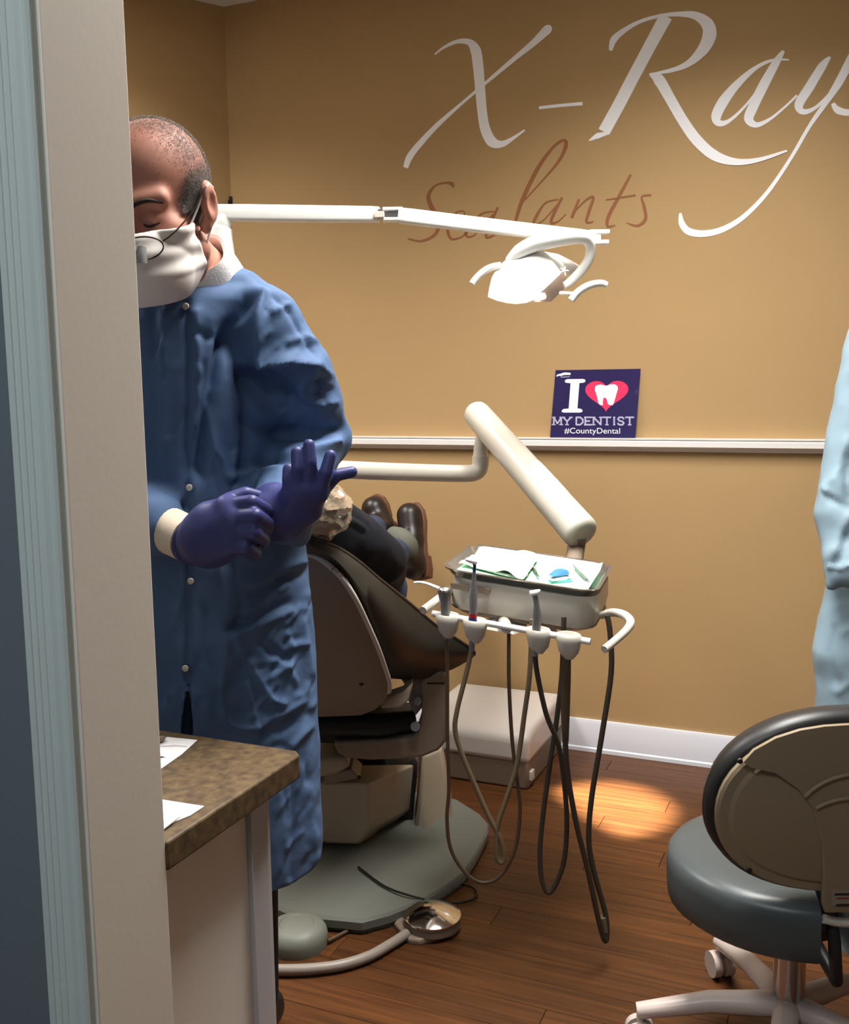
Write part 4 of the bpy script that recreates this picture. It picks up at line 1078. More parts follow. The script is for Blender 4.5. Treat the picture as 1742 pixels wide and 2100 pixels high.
link('dome', MB().lathe([(a * 0.8, h_) for a, h_ in prof], pc, n=32), 'grey_pedal', fp2)
link('cord', MB().tube([PZ(672, 1930, 0.01), PZ(715, 1908, 0.006), PZ(748, 1888, 0.006), PZ(800, 1876, 0.006), PZ(830, 1884, 0.012)], 0.004, 8, smooth=5), 'hose_brown', fp2)

# ================================================================== stool
st_ = thing('operator_stool', 'grey vinyl operator stool with a taupe oval backrest shell', 'stool', LD(0.652, 1.70, 0))
zs = 0.360
ol = []
sc_ = LD(0.652, 1.685, zs)
for k in range(49):
    a = math.radians(-81 + 342 * k / 48)
    ol.append(sc_ + RH * (0.225 * math.cos(a)) + FH * (0.206 * math.sin(a)))
ol += [sc_ - RH * 0.034 - FH * 0.10, sc_ + RH * 0.034 - FH * 0.10]
rings = []
for z, s_ in ((-0.056, 0.6), (-0.055, 0.80), (-0.051, 0.93), (-0.040, 0.99), (-0.01, 1.0), (0.016, 1.0), (0.034, 0.992), (0.044, 0.96), (0.050, 0.88), (0.054, 0.70), (0.052, 0.4), (0.050, 0.05)):
    rings.append([sc_ + (p - sc_) * s_ + ZUP * z for p in ol])
link('seat', MB().rings(rings), 'stool_vinyl', st_, angle=50)
bc = P(1738, 1656, 1.46)
bx = RH; bup = (ZUP * 0.97 - FH * -0.12).normalized(); bup = (ZUP - FH * 0.16).normalized(); bnn = bx.cross(bup)
if bnn.dot(FH) > 0: bnn = -bnn
RX, RZ_ = 302 / 2050 * 1.46, 219 / 2050 * 1.46
def oval(sx, sz, o, n=56, e=2.15):
    out = []
    for k in range(n):
        a = 2 * math.pi * k / n; c_, s_ = math.cos(a), math.sin(a)
        out.append(bc + bx * (sx * math.copysign(abs(c_) ** (2 / e), c_)) + bup * (sz * math.copysign(abs(s_) ** (2 / e), s_)) + bnn * o)
    return out
pdm = MB().rings([oval(RX * .3, RZ_ * .3, -0.075), oval(RX * .8, RZ_ * .8, -0.068), oval(RX * .95, RZ_ * .95, -0.05), oval(RX, RZ_, -0.025), oval(RX * .985, RZ_ * .985, -0.006), oval(RX * .95, RZ_ * .94, 0.0), oval(RX * .3, RZ_ * .3, 0.0)])
link('back_pad', pdm, 'stool_rim', st_, angle=50)
def dish(u, v): return 0
shm = MB().rings([oval(RX * .945, RZ_ * .925, -0.002), oval(RX * .945, RZ_ * .925, 0.008), oval(RX * .925, RZ_ * .90, 0.012), oval(RX * .86, RZ_ * .82, 0.012), oval(RX * .83, RZ_ * .78, 0.016), oval(RX * .5, RZ_ * .45, 0.022), oval(RX * .1, RZ_ * .1, 0.024)])
shl = link('back_shell', shm, 'stool_shell', st_, angle=25)
# raised spine and ribs on the shell
def bp_(px_, py_, o):
    r = ray(px_, py_); q = bc + bnn * o; return CAM + r * ((q - CAM).dot(bnn) / r.dot(bnn))
sp = [(1523, 1559), (1580, 1572), (1630, 1608), (1665, 1655), (1682, 1715), (1686, 1780), (1684, 1850), (1690, 1866)]
spm = [(2 * 1738 - x_, y_) for x_, y_ in sp][::-1]
sp_top = [(1545, 1535), (1590, 1510), (1640, 1494), (1690, 1486), (1738, 1483)]; sp_top = (sp_top + [(2 * 1738 - x_, y_) for x_, y_ in sp_top[:-1]][::-1])[::-1]
spine = [bp_(x_, y_, 0.019) for x_, y_ in sp + spm + sp_top]
for (o, m_) in ((0.0, 'stool_shell'),):
    link('spine', MB().rings([[p for p in spine], [p + bnn * 0.006 for p in spine], [p.lerp(bp_(1738, 1720, 0.026), 0.06) + bnn * 0.007 for p in spine]]), m_, st_, angle=25)
for r_, y0 in ((0.86, 0), ):
    arc = [bc + bx * (RX * r_ * math.cos(a)) + bup * (RZ_ * 0.80 * math.sin(a)) + bnn * 0.016 for a in [math.radians(35 + 110 * k / 16) for k in range(17)]]
    link('rib', MB().tube(arc, 0.0035, 8), 'stool_shell', st_)
for rx_, rz_ in ((0.42, 0.48), (0.32, 0.22)):
    arc = [bc + bx * (RX * rx_ * math.cos(a)) + bup * (RZ_ * (rz_ * math.sin(a))) + bnn * 0.028 for a in [math.radians(30 + 120 * k / 14) for k in range(15)]]
    link('rib', MB().tube(arc, 0.003, 8), 'stool_shell', st_)
for x_, y_ in ((1518, 1560), (1537, 1785)):
    link('screw', MB().lathe([(0.005, 0), (0.004, 0.003), (0, 0.003)], bp_(x_, y_, 0.017), (bx, bup, bnn), 10), 'ink', st_)
lb = link('sticker', MB().box(bp_(1728, 1842, 0.027), (0.032, 0.026, 0.001), (bx, bup, bnn)), 'hose_grey', st_, smooth=False)
bm_ = MB()
for k, (yy, ww) in enumerate(((1834, 0.026), (1856, 0.022))): bm_.box(bp_(1730, yy, 0.0278), (ww, 0.0035, 0.0006), (bx, bup, bnn))
link('print', bm_, 'ink', lb, smooth=False)
link('print', MB().box(bp_(1732, 1842, 0.0278), (0.024, 0.002, 0.0006), (bx, bup, bnn)), 'red_ring', lb, smooth=False)
link('lower_rim', MB().tube([bp_(x_, y_, 0.006) for x_, y_ in ((1690, 1884), (1712, 1890), (1738, 1892), (1764, 1890), (1786, 1884))], 0.0075, 10, smooth=3), 'cream_plastic', st_)
sc0 = LD(0.652, 1.70, 0)
link('back_support', MB().tube([bp_(1700, 1850, -0.03), P(1712, 1930, 1.49), P(1716, 2010, 1.50), LD(0.65, 1.6, 0.295)], [0.010, 0.010, 0.011, 0.012], 12), 'stool_rim', st_)
link('seat_plate', MB().lathe([(0.09, zs - 0.082), (0.09, zs - 0.06)], sc0, n=24), 'stool_rim', st_)
link('gas_lift', MB().lathe([(0.028, 0.09), (0.028, 0.22), (0.018, 0.225), (0.018, zs - 0.07)], sc0, n=20), 'steel', st_)
for k in range(5):
    a = math.radians(100 + 72 * k); dr = RH * math.cos(a) + FH * math.sin(a)
    lg = link('leg', MB().tube([sc0 + ZUP * 0.105 + dr * 0.02, sc0 + dr * 0.14 + ZUP * 0.10, sc0 + dr * 0.27 + ZUP * 0.072], [0.024, 0.020, 0.015], 12), 'stool_foot', st_)
    cp = sc0 + dr * 0.265
    sd = dr.cross(ZUP)
    cs = MB()
    for s_ in (-1, 1): cs.tube([cp + sd * (0.006 * s_) + ZUP * 0.027, cp + sd * (0.022 * s_) + ZUP * 0.027], 0.027, 18)
    cs.tube([cp + ZUP * 0.04, cp + ZUP * 0.075], 0.007, 8)
    link('caster', cs, 'stool_foot', lg)

# ================================================================== people
def frame(fwd, up):
    f = Vector(fwd).normalized(); u = Vector(up); u = (u - f * u.dot(f)).normalized(); l = u.cross(f) * -1
    l = f.cross(u) * -1
    return l, f, u
def head_sdf(M, C, neck_to=None, nose=True):
    # M: (left, forward, up) world axes, C: centre between the ears
    l, f, u = M
    R_ = [list(l), list(f), list(u)]
    w = lambda x, y, z: C + l * x + f * y + u * z
    items = [(ell(w(0, -0.012, 0.044), (0.0765, 0.095, 0.085), R_), 0), (ell(w(0, 0.030, -0.035), (0.058, 0.066, 0.080), R_), 0.03)]
    for s in (-1, 1):
        items += [(cap(w(0.054 * s, 0.0, -0.06), w(0.012 * s, 0.075, -0.098), 0.022, 0.020), 0.02),
                  (cap(w(0.014 * s, 0.086, 0.022), w(0.046 * s, 0.070, 0.024), 0.013, 0.011), 0.016),
                  (ell(w(0.044 * s, 0.060, -0.022), (0.024, 0.024, 0.022), R_), 0.02)]
    items += [(ell(w(0, 0.080, -0.103), (0.022, 0.02, 0.018), R_), 0.02)]
    base = union(items)
    post = [(cap(w(0, 0.088, 0.010), w(0, 0.112, -0.030), 0.0085, 0.0125), 0.014)]
    for s in (-1, 1):
        post += [(ell(w(0.013 * s, 0.100, -0.036), (0.009, 0.010, 0.008), R_), 0.008), (ell(w(0.032 * s, 0.0745, -0.002), (0.0145, 0.0135, 0.0125), R_), 0.004)]
    post += [(cap(w(-0.02, 0.09, -0.066), w(0.02, 0.09, -0.066), 0.007, 0.007), 0.008)]
    if neck_to is not None: post += [(cap(w(0, -0.022, -0.055), neck_to, 0.054, 0.058), 0.03)]
    sock = [ell(w(0.032 * s, 0.096, 0.0), (0.018, 0.014, 0.012), R_) for s in (-1, 1)]
    ears = []
    for s in (-1, 1):
        ears.append((ell(w(0.082 * s, -0.012, 0.006), (0.011, 0.020, 0.032), R_), ell(w(0.094 * s, -0.006, 0.004), (0.009, 0.011, 0.018), R_), ell(w(0.076 * s, -0.002, -0.026), (0.009, 0.010, 0.012), R_)))
    def fn(X):
        r = base(X)
        for s_ in sock: r = smax(r, -s_(X), 0.014)
        for g, k in post: r = smin(r, g(X), k)
        for e, cch, lob in ears:
            q = smax(e(X), -cch(X), 0.006); q = smin(q, lob(X), 0.008); r = smin(r, q, 0.007)
        return r
    return fn, w, base

def figure(P0, name, label):
    return thing(name, label, 'person', P0)

# ------------------------------------------------------------------ the dentist
DT = 1.72
dpos = LD(-0.36, 1.73, 0)
den = figure(dpos, 'person', 'person in a blue disposable coat, mask and glasses pulling on purple gloves')
hy, hp_ = math.radians(13), math.radians(17)
fwd = (RH * -math.sin(hy) - FH * math.cos(hy)) * math.cos(hp_) - ZUP * math.sin(hp_)
upv_ = (RH * -math.sin(hy) - FH * math.cos(hy)) * math.sin(hp_) + ZUP * math.cos(hp_)
roll_ = math.radians(0)
l_, f_, u_ = fwd.cross(upv_) * -1, fwd, upv_
l_ = upv_.cross(fwd) * -1
if l_.dot(RH) < 0: l_ = -l_
HM = (l_.normalized(), f_.normalized(), u_.normalized())
ear_w = P(437, 420, 1.545)
HC = ear_w - (HM[0] * 0.088 + HM[1] * -0.012 + HM[2] * 0.002)
neckb = P(408, 590, 1.66)
hfn, hw, hbase = head_sdf(HM, HC, neckb)
# torso / limbs under the clothes, continuous with the head
shL, shR = P(560, 660, 1.66), P(245, 660, 1.76)
elL, wrL = P(640, 880, 1.80), P(566, 1068, 1.52)
elR, wrR = P(170, 930, 1.70), P(392, 1108, 1.49)
pel = P(440, 1180, 1.73)
hipL, hipR = LD(-0.325, 1.74, 0.88), LD(-0.455, 1.76, 0.88)
knL, knR = LD(-0.335, 1.72, 0.48), LD(-0.46, 1.74, 0.48)
anL, anR = LD(-0.345, 1.76, 0.10), LD(-0.47, 1.78, 0.10)
body_items = [(cap(neckb, P(400, 800, 1.72), 0.055, 0.075), 0.02), (cap(P(400, 800, 1.72), pel, 0.075, 0.085), 0.02), (cap(P(535, 670, 1.69), P(265, 670, 1.76), 0.03, 0.03), 0.03),
              (chain([P(535, 670, 1.69), P(615, 810, 1.75), elL, wrL], [0.03, 0.032, 0.028, 0.022]), 0.02), (chain([shR, P(165, 930, 1.71), P(255, 1045, 1.59), wrR], [0.042, 0.034, 0.03, 0.027]), 0.03),
              (chain([hipL, knL, anL], [0.06, 0.045, 0.033]), 0.03), (chain([hipR, knR, anR], [0.06, 0.045, 0.033]), 0.03)]
bu = union(body_items)
def dbody(X): return smin(hfn(X), bu(X), 0.03)
hpts = [hw(0.1, 0.13, 0.13), hw(-0.1, -0.12, -0.13), hw(0.1, -0.12, 0.13), hw(-0.1, 0.13, -0.13)]
# fine mesh for head, coarser for the covered rest; joined into one body mesh at the neck
zc = neckb.z + 0.005
Vh, Fh = surface(lambda X: np.maximum(dbody(X), zc - 0.02 - X[..., 2]), bounds(hpts + [neckb], 0.03)[0], bounds(hpts + [neckb], 0.03)[1], 0.0028)
Vh = laplace(Vh, Fh, 2)
lo, hi = bounds([shL, shR, elL, elR, wrL, wrR, anL, anR, neckb], 0.13)
Vb, Fb = surface(lambda X: np.maximum(dbody(X), X[..., 2] - zc), lo, hi, 0.010)
Vb = laplace(Vb, Fb, 1)
link('body', to_mesh('body', np.concatenate([Vh, Vb]), np.concatenate([Fh, Fb + len(Vh)])), 'skin', den, angle=180)
# hair: short stubble over the skull, dense at the sides, thin on top
def hloc(X):
    Q = (X - np.array(HC)) @ np.array([list(a) for a in HM]).T
    return Q[..., 0], Q[..., 1], Q[..., 2]
def hair_fn(X):
    x, y, z = hloc(X)
    d = hbase(X) - 0.0048
    reg = np.maximum(y - 0.085, -0.022 - z + np.clip(y, -0.03, 0.03) * 0.6)
    reg = np.maximum(reg, y - 0.058 - np.clip(z - 0.035, 0, 1) * 0.6)
    return smax(d, np.maximum(reg, -(hbase(X) + 0.010)), 0.002)
Vq, Fq = surface(hair_fn, *bounds(hpts, 0.0), 0.0028)
Vq = laplace(Vq, Fq, 1)
x, y, z = hloc(Vq)
line = 0.050 - np.clip(z - 0.02, 0, 0.06) * 0.45
side = np.clip((line - y) / 0.020 + 0.3, 0, 1) * np.clip((0.105 - z) / 0.05 - np.clip(y, 0, 1) * 4, 0.0, 1)
topd = 0.46 * np.clip((0.06 - y) / 0.04, 0, 1) * np.clip((z - 0.04) / 0.03, 0, 1)
dens = np.maximum(side * (0.55 + 0.45 * np.clip((0.07 - z) / 0.06, 0, 1)), topd)
ho = link('hair', to_mesh('hair', Vq, Fq), 'hair', den, angle=180)
at = ho.data.attributes.new('stubble', 'FLOAT', 'POINT')
if len(at.data) == len(dens): at.data.foreach_set('value', dens.astype(np.float32))
for s in (1, -1):
    link('eyebrow', MB().tube([hw(0.013 * s, 0.0985, 0.016), hw(0.024 * s, 0.0985, 0.022), hw(0.038 * s, 0.0915, 0.024), hw(0.052 * s, 0.076, 0.018)], [0.0024, 0.0038, 0.0034, 0.0014], 8, smooth=3, flat=0.9), 'brow', den)
    link('eyelashes', MB().tube([hw(0.019 * s, 0.0835, -0.008), hw(0.026 * s, 0.0875, -0.011), hw(0.034 * s, 0.0875, -0.0115), hw(0.045 * s, 0.081, -0.008)], [0.0008, 0.0016, 0.0018, 0.0008], 6, smooth=3), 'brow', den)
# mask
def mask_fn(X):
    Q = (X - np.array(HC, np.float32)) @ np.array([list(a) for a in HM], np.float32).T
    x, y, z = Q[..., 0], Q[..., 1], Q[..., 2]
    r = np.minimum(hbase(X), ell(hw(0, 0.066, -0.062), (0.058, 0.060, 0.058), [list(a) for a in HM])(X))
    r = smin(r, cap(hw(0, 0.09, 0.0), hw(0, 0.105, -0.035), 0.010, 0.018)(X), 0.03)
    r = smin(r, ell(hw(0, 0.062, -0.088), (0.055, 0.056, 0.040), [list(a) for a in HM])(X), 0.03)
    pl = 0.0016 * np.sin(np.clip(z + 0.055, -0.03, 0.03) * 210)
    sh = np.abs(r - 0.0075 - pl) - 0.0030
    reg = np.maximum(np.maximum(z + 0.016 + 0.10 * np.abs(x) * 0 , -0.122 - z), 0.030 - y + 0.20 * (z + 0.02))
    return smax(sh, reg, 0.003)
Vq, Fq = surface(mask_fn, *bounds([hw(0.1, 0.15, 0.0), hw(-0.1, 0.0, -0.15), hw(0.1, 0.0, -0.15), hw(-0.1, 0.15, 0)], 0.02), 0.0022)
Vq = laplace(Vq, Fq, 3)
mo = link('face_mask', to_mesh('face_mask', Vq, Fq), 'mask_white', den, angle=180)
for s in (1, -1):
    link('ear_loop', MB().tube([hw(0.064 * s, 0.034, -0.026), hw(0.074 * s, 0.014, 0.0), hw(0.086 * s, -0.004, 0.03), hw(0.088 * s, -0.022, 0.026)], 0.0016, 6, smooth=4), 'mask_white', mo)
    link('ear_loop', MB().tube([hw(0.062 * s, 0.022, -0.10), hw(0.070 * s, 0.006, -0.065), hw(0.080 * s, -0.010, -0.03), hw(0.084 * s, -0.024, -0.01)], 0.0016, 6, smooth=4), 'mask_white', mo)
# glasses, slid low on the nose
gls = thing('eyeglasses', 'thin dark wire eyeglasses low on the nose of the person in blue', 'eyeglasses', hw(0, 0.13, -0.03))
def gp(x, z): return hw(x, 0.140 - 8.5 * x * x - abs(x) * 0.02, -0.034 + z)
for s in (1, -1):
    ring = [gp(s * (0.034 + 0.024 * math.cos(a)), 0.016 * math.sin(a) - 0.002) for a in [2 * math.pi * k / 28 for k in range(28)]]
    link('rim', MB().tube(ring, 0.0011, 6, closed=True), 'wire', gls)
    c_ = sum(ring, Vector()) / len(ring)
    link('lens', MB().rings([[c_.lerp(p, 0.97) for p in ring], [c_.lerp(p, 0.97) + f_ * 0.0012 for p in ring]]), 'lens', gls)
    link('temple', MB().tube([gp(s * 0.058, 0.004), hw(0.068 * s, 0.092, -0.022), hw(0.078 * s, 0.04, 0.0), hw(0.086 * s, -0.004, 0.03), hw(0.087 * s, -0.03, 0.02)], 0.0012, 6, smooth=3), 'wire', gls)
    link('loupe_mount', MB().tube([gp(s * 0.035, 0.0), gp(s * 0.034, -0.010) + f_ * 0.006, gp(s * 0.033, -0.020) + f_ * 0.008], [0.006, 0.0085, 0.009], 12), 'loupe_grey', gls)
link('bridge', MB().tube([gp(0.010, 0.0), gp(0.0, 0.004), gp(-0.010, 0.0)], 0.0014, 6, smooth=3), 'wire', gls)

# white knit collar
cl0 = P(404, 562, 1.650); cax = (HC - neckb).normalized(); cax = (cax * 0.5 + ZUP * 0.5 + (RH * -math.sin(hy) - FH * math.cos(hy)) * 0.42).normalized()
ca = cax.orthogonal().normalized(); cbv = cax.cross(ca)
rings = []
for k in range(40):
    a = 2 * math.pi * k / 40; dr = ca * math.cos(a) + cbv * math.sin(a)
    c_ = cl0 + dr * 0.062; wob = 0.002 * math.sin(5 * a)
    rings.append([c_ + cax * 0.030 + dr * (-0.006 + wob), c_ + cax * 0.033 + dr * (-0.001 + wob), c_ + cax * 0.022 + dr * (0.004 + wob), c_ - cax * 0.002 + dr * 0.008, c_ - cax * 0.026 + dr * 0.012, c_ - cax * 0.028 + dr * 0.002, c_ + dr * -0.003])
link('collar', MB().rings(rings, closed=True), 'knit_white', den, angle=60)

# blue disposable coat
tab = []
for py_, cx_, hw_, d_, b_ in ((585, 410, 85, 1.67, 0.066), (600, 407, 112, 1.67, 0.085), (620, 402, 140, 1.675, 0.10), (660, 396, 158, 1.68, 0.115), (720, 392, 165, 1.685, 0.125), (800, 392, 168, 1.69, 0.13), (900, 400, 176, 1.70, 0.135), (1000, 410, 186, 1.71, 0.14), (1120, 430, 200, 1.72, 0.145),
                              (1250, 436, 209, 1.72, 0.152), (1400, 442, 214, 1.72, 0.158), (1600, 447, 220, 1.72, 0.163), (1720, 449, 222, 1.72, 0.165), (1762, 449, 220, 1.72, 0.163)):
    p = P(cx_, py_, d_); tab.append((p.z, p.x, p.y, hw_ / 2050 * d_, b_))
torso = column(tab, YAW)
zc0 = min(t_[0] for t_ in tab)
slL = chain([P(545, 688, 1.665), P(594, 765, 1.70), P(622, 830, 1.745), P(640, 895, 1.78)], [0.066, 0.072, 0.070, 0.060])
slL2 = chain([P(648, 905, 1.775), P(610, 965, 1.68), P(575, 1040, 1.56)], [0.056, 0.056, 0.046])
slR = chain([P(250, 655, 1.76), P(200, 780, 1.75), P(165, 930, 1.71), P(255, 1045, 1.59), P(318, 1080, 1.538)], [0.075, 0.075, 0.066, 0.058, 0.052])
elb = cap(P(655, 888, 1.78), P(698, 896, 1.79), 0.045, 0.005)
hang = cap(P(592, 1062, 1.55), P(612, 1098, 1.58), 0.036, 0.018)
shb = cap(P(472, 606, 1.67), P(540, 660, 1.665), 0.048, 0.058)
shb2 = cap(P(340, 590, 1.68), P(262, 628, 1.74), 0.05, 0.07)
slit = [P(384, 1395, 1.54), P(372, 1560, 1.50), P(420, 1560, 1.50)]
def coat(X):
    r = smin(torso(X), shb(X), 0.04); r = smin(r, shb2(X), 0.04)
    r = smin(r, slL(X), 0.022); r = smin(r, slR(X), 0.022)
    a = smin(slL2(X), elb(X), 0.05); a = smin(a, hang(X), 0.04)
    r = smin(r, a, 0.018)
    # open front below the last snap
    D = X - np.array(CAM, np.float32); zz = D @ np.array(F3, np.float32)
    px_ = CX + FPX * (D @ np.array(RC, np.float32)) / zz; py_ = CY - FPX * (D @ np.array(UC, np.float32)) / zz
    half = np.clip((py_ - 1395) * 0.115, -5, 60)
    wdg = np.maximum((np.abs(px_ - 386 + (py_ - 1395) * 0.02) - half) * zz / FPX, (D @ np.array(FH, np.float32)) - 1.665)
    return np.maximum(r, -wdg)
FOLD = [(-0.010, 7, [(380, 618), (386, 690), (389, 775), (383, 890), (381, 1030), (384, 1200), (378, 1390)]),
        (0.006, 12, [(402, 640), (408, 760), (404, 900), (402, 1040)]),
        (-0.030, 17, [(512, 612), (478, 670), (450, 728), (428, 805), (412, 900), (405, 960)]),
        (0.024, 16, [(538, 606), (528, 650), (525, 700), (527, 745)]),
        (-0.028, 26, [(478, 705), (500, 740), (515, 780)]),
        (0.026, 18, [(530, 742), (580, 738), (640, 752)]),
        (-0.028, 22, [(535, 775), (570, 790), (600, 820)]),
        (-0.014, 12, [(512, 770), (512, 850), (505, 930), (490, 990)]),
        (-0.005, 5, [(560, 612), (598, 645), (640, 730), (668, 830)]),
        (-0.016, 12, [(505, 858), (560, 888), (640, 890), (690, 880)]),
        (0.014, 12, [(690, 905), (640, 925), (590, 935)]),
        (-0.014, 10, [(500, 955), (560, 940), (620, 945)]),
        (0.008, 8, [(480, 980), (530, 958), (575, 962)]),
        (0.008, 12, [(340, 640), (330, 760), (335, 900)]), (-0.008, 14, [(312, 640), (318, 800), (312, 950)]),
        (0.008, 10, [(440, 690), (420, 820), (440, 930)]), (-0.006, 8, [(395, 680), (430, 690), (460, 695)]),
        (0.012, 9, [(632, 1150), (570, 1172), (520, 1202)]), (-0.010, 10, [(640, 1165), (575, 1190), (520, 1218)]),
        (0.010, 8, [(596, 1252), (540, 1278), (480, 1302)]), (-0.009, 10, [(592, 1238), (535, 1264), (475, 1288)]),
        (0.007, 6, [(480, 1302), (505, 1350), (535, 1400), (560, 1440)]),
        (0.006, 5, [(545, 1395), (570, 1380), (600, 1360)]), (0.006, 5, [(555, 1430), (580, 1445)]), (-0.006, 8, [(560, 1335), (590, 1350), (610, 1330)]),
        (0.006, 5, [(560, 1355), (590, 1365), (606, 1400)]), (0.006, 6, [(590, 1300), (600, 1330), (625, 1320)]), (-0.006, 7, [(540, 1320), (560, 1345)]),
        (0.008, 6, [(453, 1400), (462, 1480), (495, 1495), (528, 1490)]), (0.006, 6, [(505, 1400), (520, 1455), (528, 1495)]),
        (0.006, 8, [(540, 1480), (580, 1465), (620, 1440)]), (-0.007, 9, [(540, 1500), (590, 1485), (630, 1460)]),
        (0.006, 7, [(600, 1530), (620, 1505), (640, 1490)]),
        (-0.006, 10, [(600, 1600), (605, 1700), (598, 1800)]), (0.006, 10, [(640, 1620), (645, 1700), (650, 1760)]), (0.007, 12, [(450, 1150), (470, 1280), (455, 1400)]),
        (-0.007, 12, [(480, 1160), (495, 1260), (475, 1300)]), (-0.006, 12, [(420, 1250), (410, 1350), (390, 1400)]), (0.006, 9, [(640, 1200), (622, 1280), (640, 1380)]),
        (0.007, 8, [(560, 640), (600, 620), (560, 585)]), (-0.007, 7, [(520, 560), (548, 600), (545, 640)]), (0.006, 7, [(590, 700), (630, 690), (655, 700)]), (0.006, 7, [(655, 760), (690, 770)]), (0.006, 6, [(665, 830), (690, 825)])]
rng = random.Random(11)
def creases(n, x0, x1, y0, y1, ang, sp, amp, L):
    for _ in range(n):
        x_, y_ = rng.uniform(x0, x1), rng.uniform(y0, y1); a_ = math.radians(ang + rng.uniform(-sp, sp)); l_n = rng.uniform(0.4, 1) * L
        dx, dy = math.cos(a_) * l_n / 2, -math.sin(a_) * l_n / 2; s_ = rng.choice((-1, 1))
        bx_, by_ = x_ + rng.uniform(-6, 6), y_ + rng.uniform(-6, 6)
        FOLD.append((amp * rng.uniform(0.5, 1) * s_, rng.uniform(3.5, 6), [(x_ - dx, y_ - dy), (bx_, by_), (x_ + dx, y_ + dy)]))
creases(46, 480, 650, 1160, 1560, 25, 40, 0.005, 60)
creases(26, 560, 670, 1560, 1800, 80, 35, 0.0026, 80)
creases(26, 530, 690, 620, 880, 20, 60, 0.005, 55)
creases(18, 310, 500, 650, 980, 80, 25, 0.004, 90)
creases(14, 320, 470, 1180, 1480, 80, 25, 0.0035, 80)
creases(14, 480, 640, 900, 1060, 20, 25, 0.005, 60)
lo, hi = bounds([P(150, 560, 1.6), P(720, 1850, 1.5), P(720, 560, 1.95), P(120, 1850, 1.95), P(300, 1000, 1.45)], 0.05)
lo[2] = zc0 - 0.02
sdf_obj('disposable_coat', coat, lo, hi, 0.0047, 'gown_blue', den, 2, FOLD, 0.003, 8.5, 3.0, 1)
# cuffs of skin-coloured sleeve, buttons
def on_surface(px_, py_, fn, d0=1.3, d1=1.9):
    ds = np.linspace(d0, d1, 400); pts = np.array([tuple(P(px_, py_, d_)) for d_ in ds], np.float32)
    v = fn(pts); k = np.argmax(v < 0) if (v < 0).any() else 200
    return Vector(pts[k])
for bx_, by_ in ((381, 628), (388, 1000), (391, 1192), (380, 1371)):
    p = on_surface(bx_, by_, coat); n_ = -ray(bx_, by_).normalized()
    link('snap_button', MB().lathe([(0.0055, -0.006), (0.0055, 0.003), (0.004, 0.0045), (0, 0.0045)], p + n_ * 0.004, (RC, UC, n_), 14), 'button', den)
# gloves
def glove(name, items, pts, par):
    V, Fq = surface(union(items), *bounds(pts, 0.05), 0.0026); V = laplace(V, Fq, 2)
    return link(name, to_mesh(name, V, Fq), 'glove', par, angle=180)
def fing(pts, r0=0.0105, r1=0.0088):
    n = len(pts); return chain([P(*q) for q in pts], [r0 + (r1 - r0) * i / (n - 1) for i in range(n)])
Lf = [[(655, 1012, 1.452), (668, 970, 1.44), (678, 934, 1.445)], [(636, 1003, 1.446), (637, 950, 1.435), (634, 912, 1.44)], [(614, 1004, 1.447), (611, 962, 1.436), (609, 927, 1.442)], [(596, 1014, 1.452), (592, 985, 1.445), (592, 962, 1.452)],
      [(640, 1045, 1.475), (668, 1000, 1.46), (690, 975, 1.46), (722, 968, 1.468)]]
items = [(chain([P(575, 1070, 1.51), P(600, 1045, 1.48)], [0.031, 0.030]), 0)]
for i, fpts in enumerate(Lf):
    if i < 4: items.append((chain([P(588, 1062, 1.49), P(*fpts[0])], [0.022, 0.0145]), 0.012))
    else: items.append((chain([P(590, 1065, 1.49), P(*fpts[0])], [0.024, 0.017]), 0.014))
for fpts in Lf: items.append((fing(fpts), 0.006))
items.append((chain([P(584, 1058, 1.49), P(562, 1035, 1.495), P(548, 1045, 1.475)], [0.031, 0.034, 0.026]), 0.012))   # stretched cuff
items.append((chain([P(565, 1050, 1.48), P(532, 1075, 1.455)], [0.032, 0.014]), 0.02))
glove('glove', items, [P(*q) for f in Lf for q in f] + [P(530, 1000, 1.44), P(570, 1110, 1.56)], den)
Rf = [[(466, 1038, 1.432), (516, 1030, 1.412), (545, 1046, 1.44), (552, 1060, 1.462)], [(478, 1062, 1.418), (524, 1058, 1.398), (548, 1074, 1.428), (550, 1084, 1.455)], [(480, 1090, 1.416), (520, 1091, 1.398), (540, 1104, 1.428), (540, 1112, 1.455)], [(470, 1118, 1.422), (503, 1123, 1.406), (522, 1134, 1.43), (520, 1140, 1.452)],
      [(428, 1058, 1.452), (468, 1026, 1.452), (504, 1012, 1.462), (530, 1018, 1.472)]]
items = [(chain([P(398, 1110, 1.49), P(440, 1092, 1.455)], [0.033, 0.036]), 0)]
for i, fpts in enumerate(Rf): items.append((chain([P(428, 1100, 1.462), P(*fpts[0])], [0.032, 0.018]), 0.02))
for fpts in Rf: items.append((fing(fpts, 0.0125, 0.0095), 0.005))
items.append((ell(P(432, 1115, 1.455), (0.036, 0.03, 0.032)), 0.02))
items.append((cap(P(397, 1111, 1.492), P(402, 1110, 1.488), 0.036, 0.035), 0.004))
glove('glove', items, [P(*q) for f in Rf for q in f] + [P(392, 1060, 1.46), P(392, 1170, 1.52)], den)
ca_, cb_ = P(255, 1045, 1.59), wrR
link('cuff_liner', MB().tube([ca_.lerp(cb_, q) for q in (0.3, 0.5, 0.7, 0.85, 0.97)], [0.037, 0.036, 0.036, 0.035, 0.035], 24), 'skin_cuff', den)
link('glove_bead', MB().tube([P(391, 1111, 1.495), P(396, 1111, 1.492)], [0.0365, 0.0365], 24), 'glove', den)
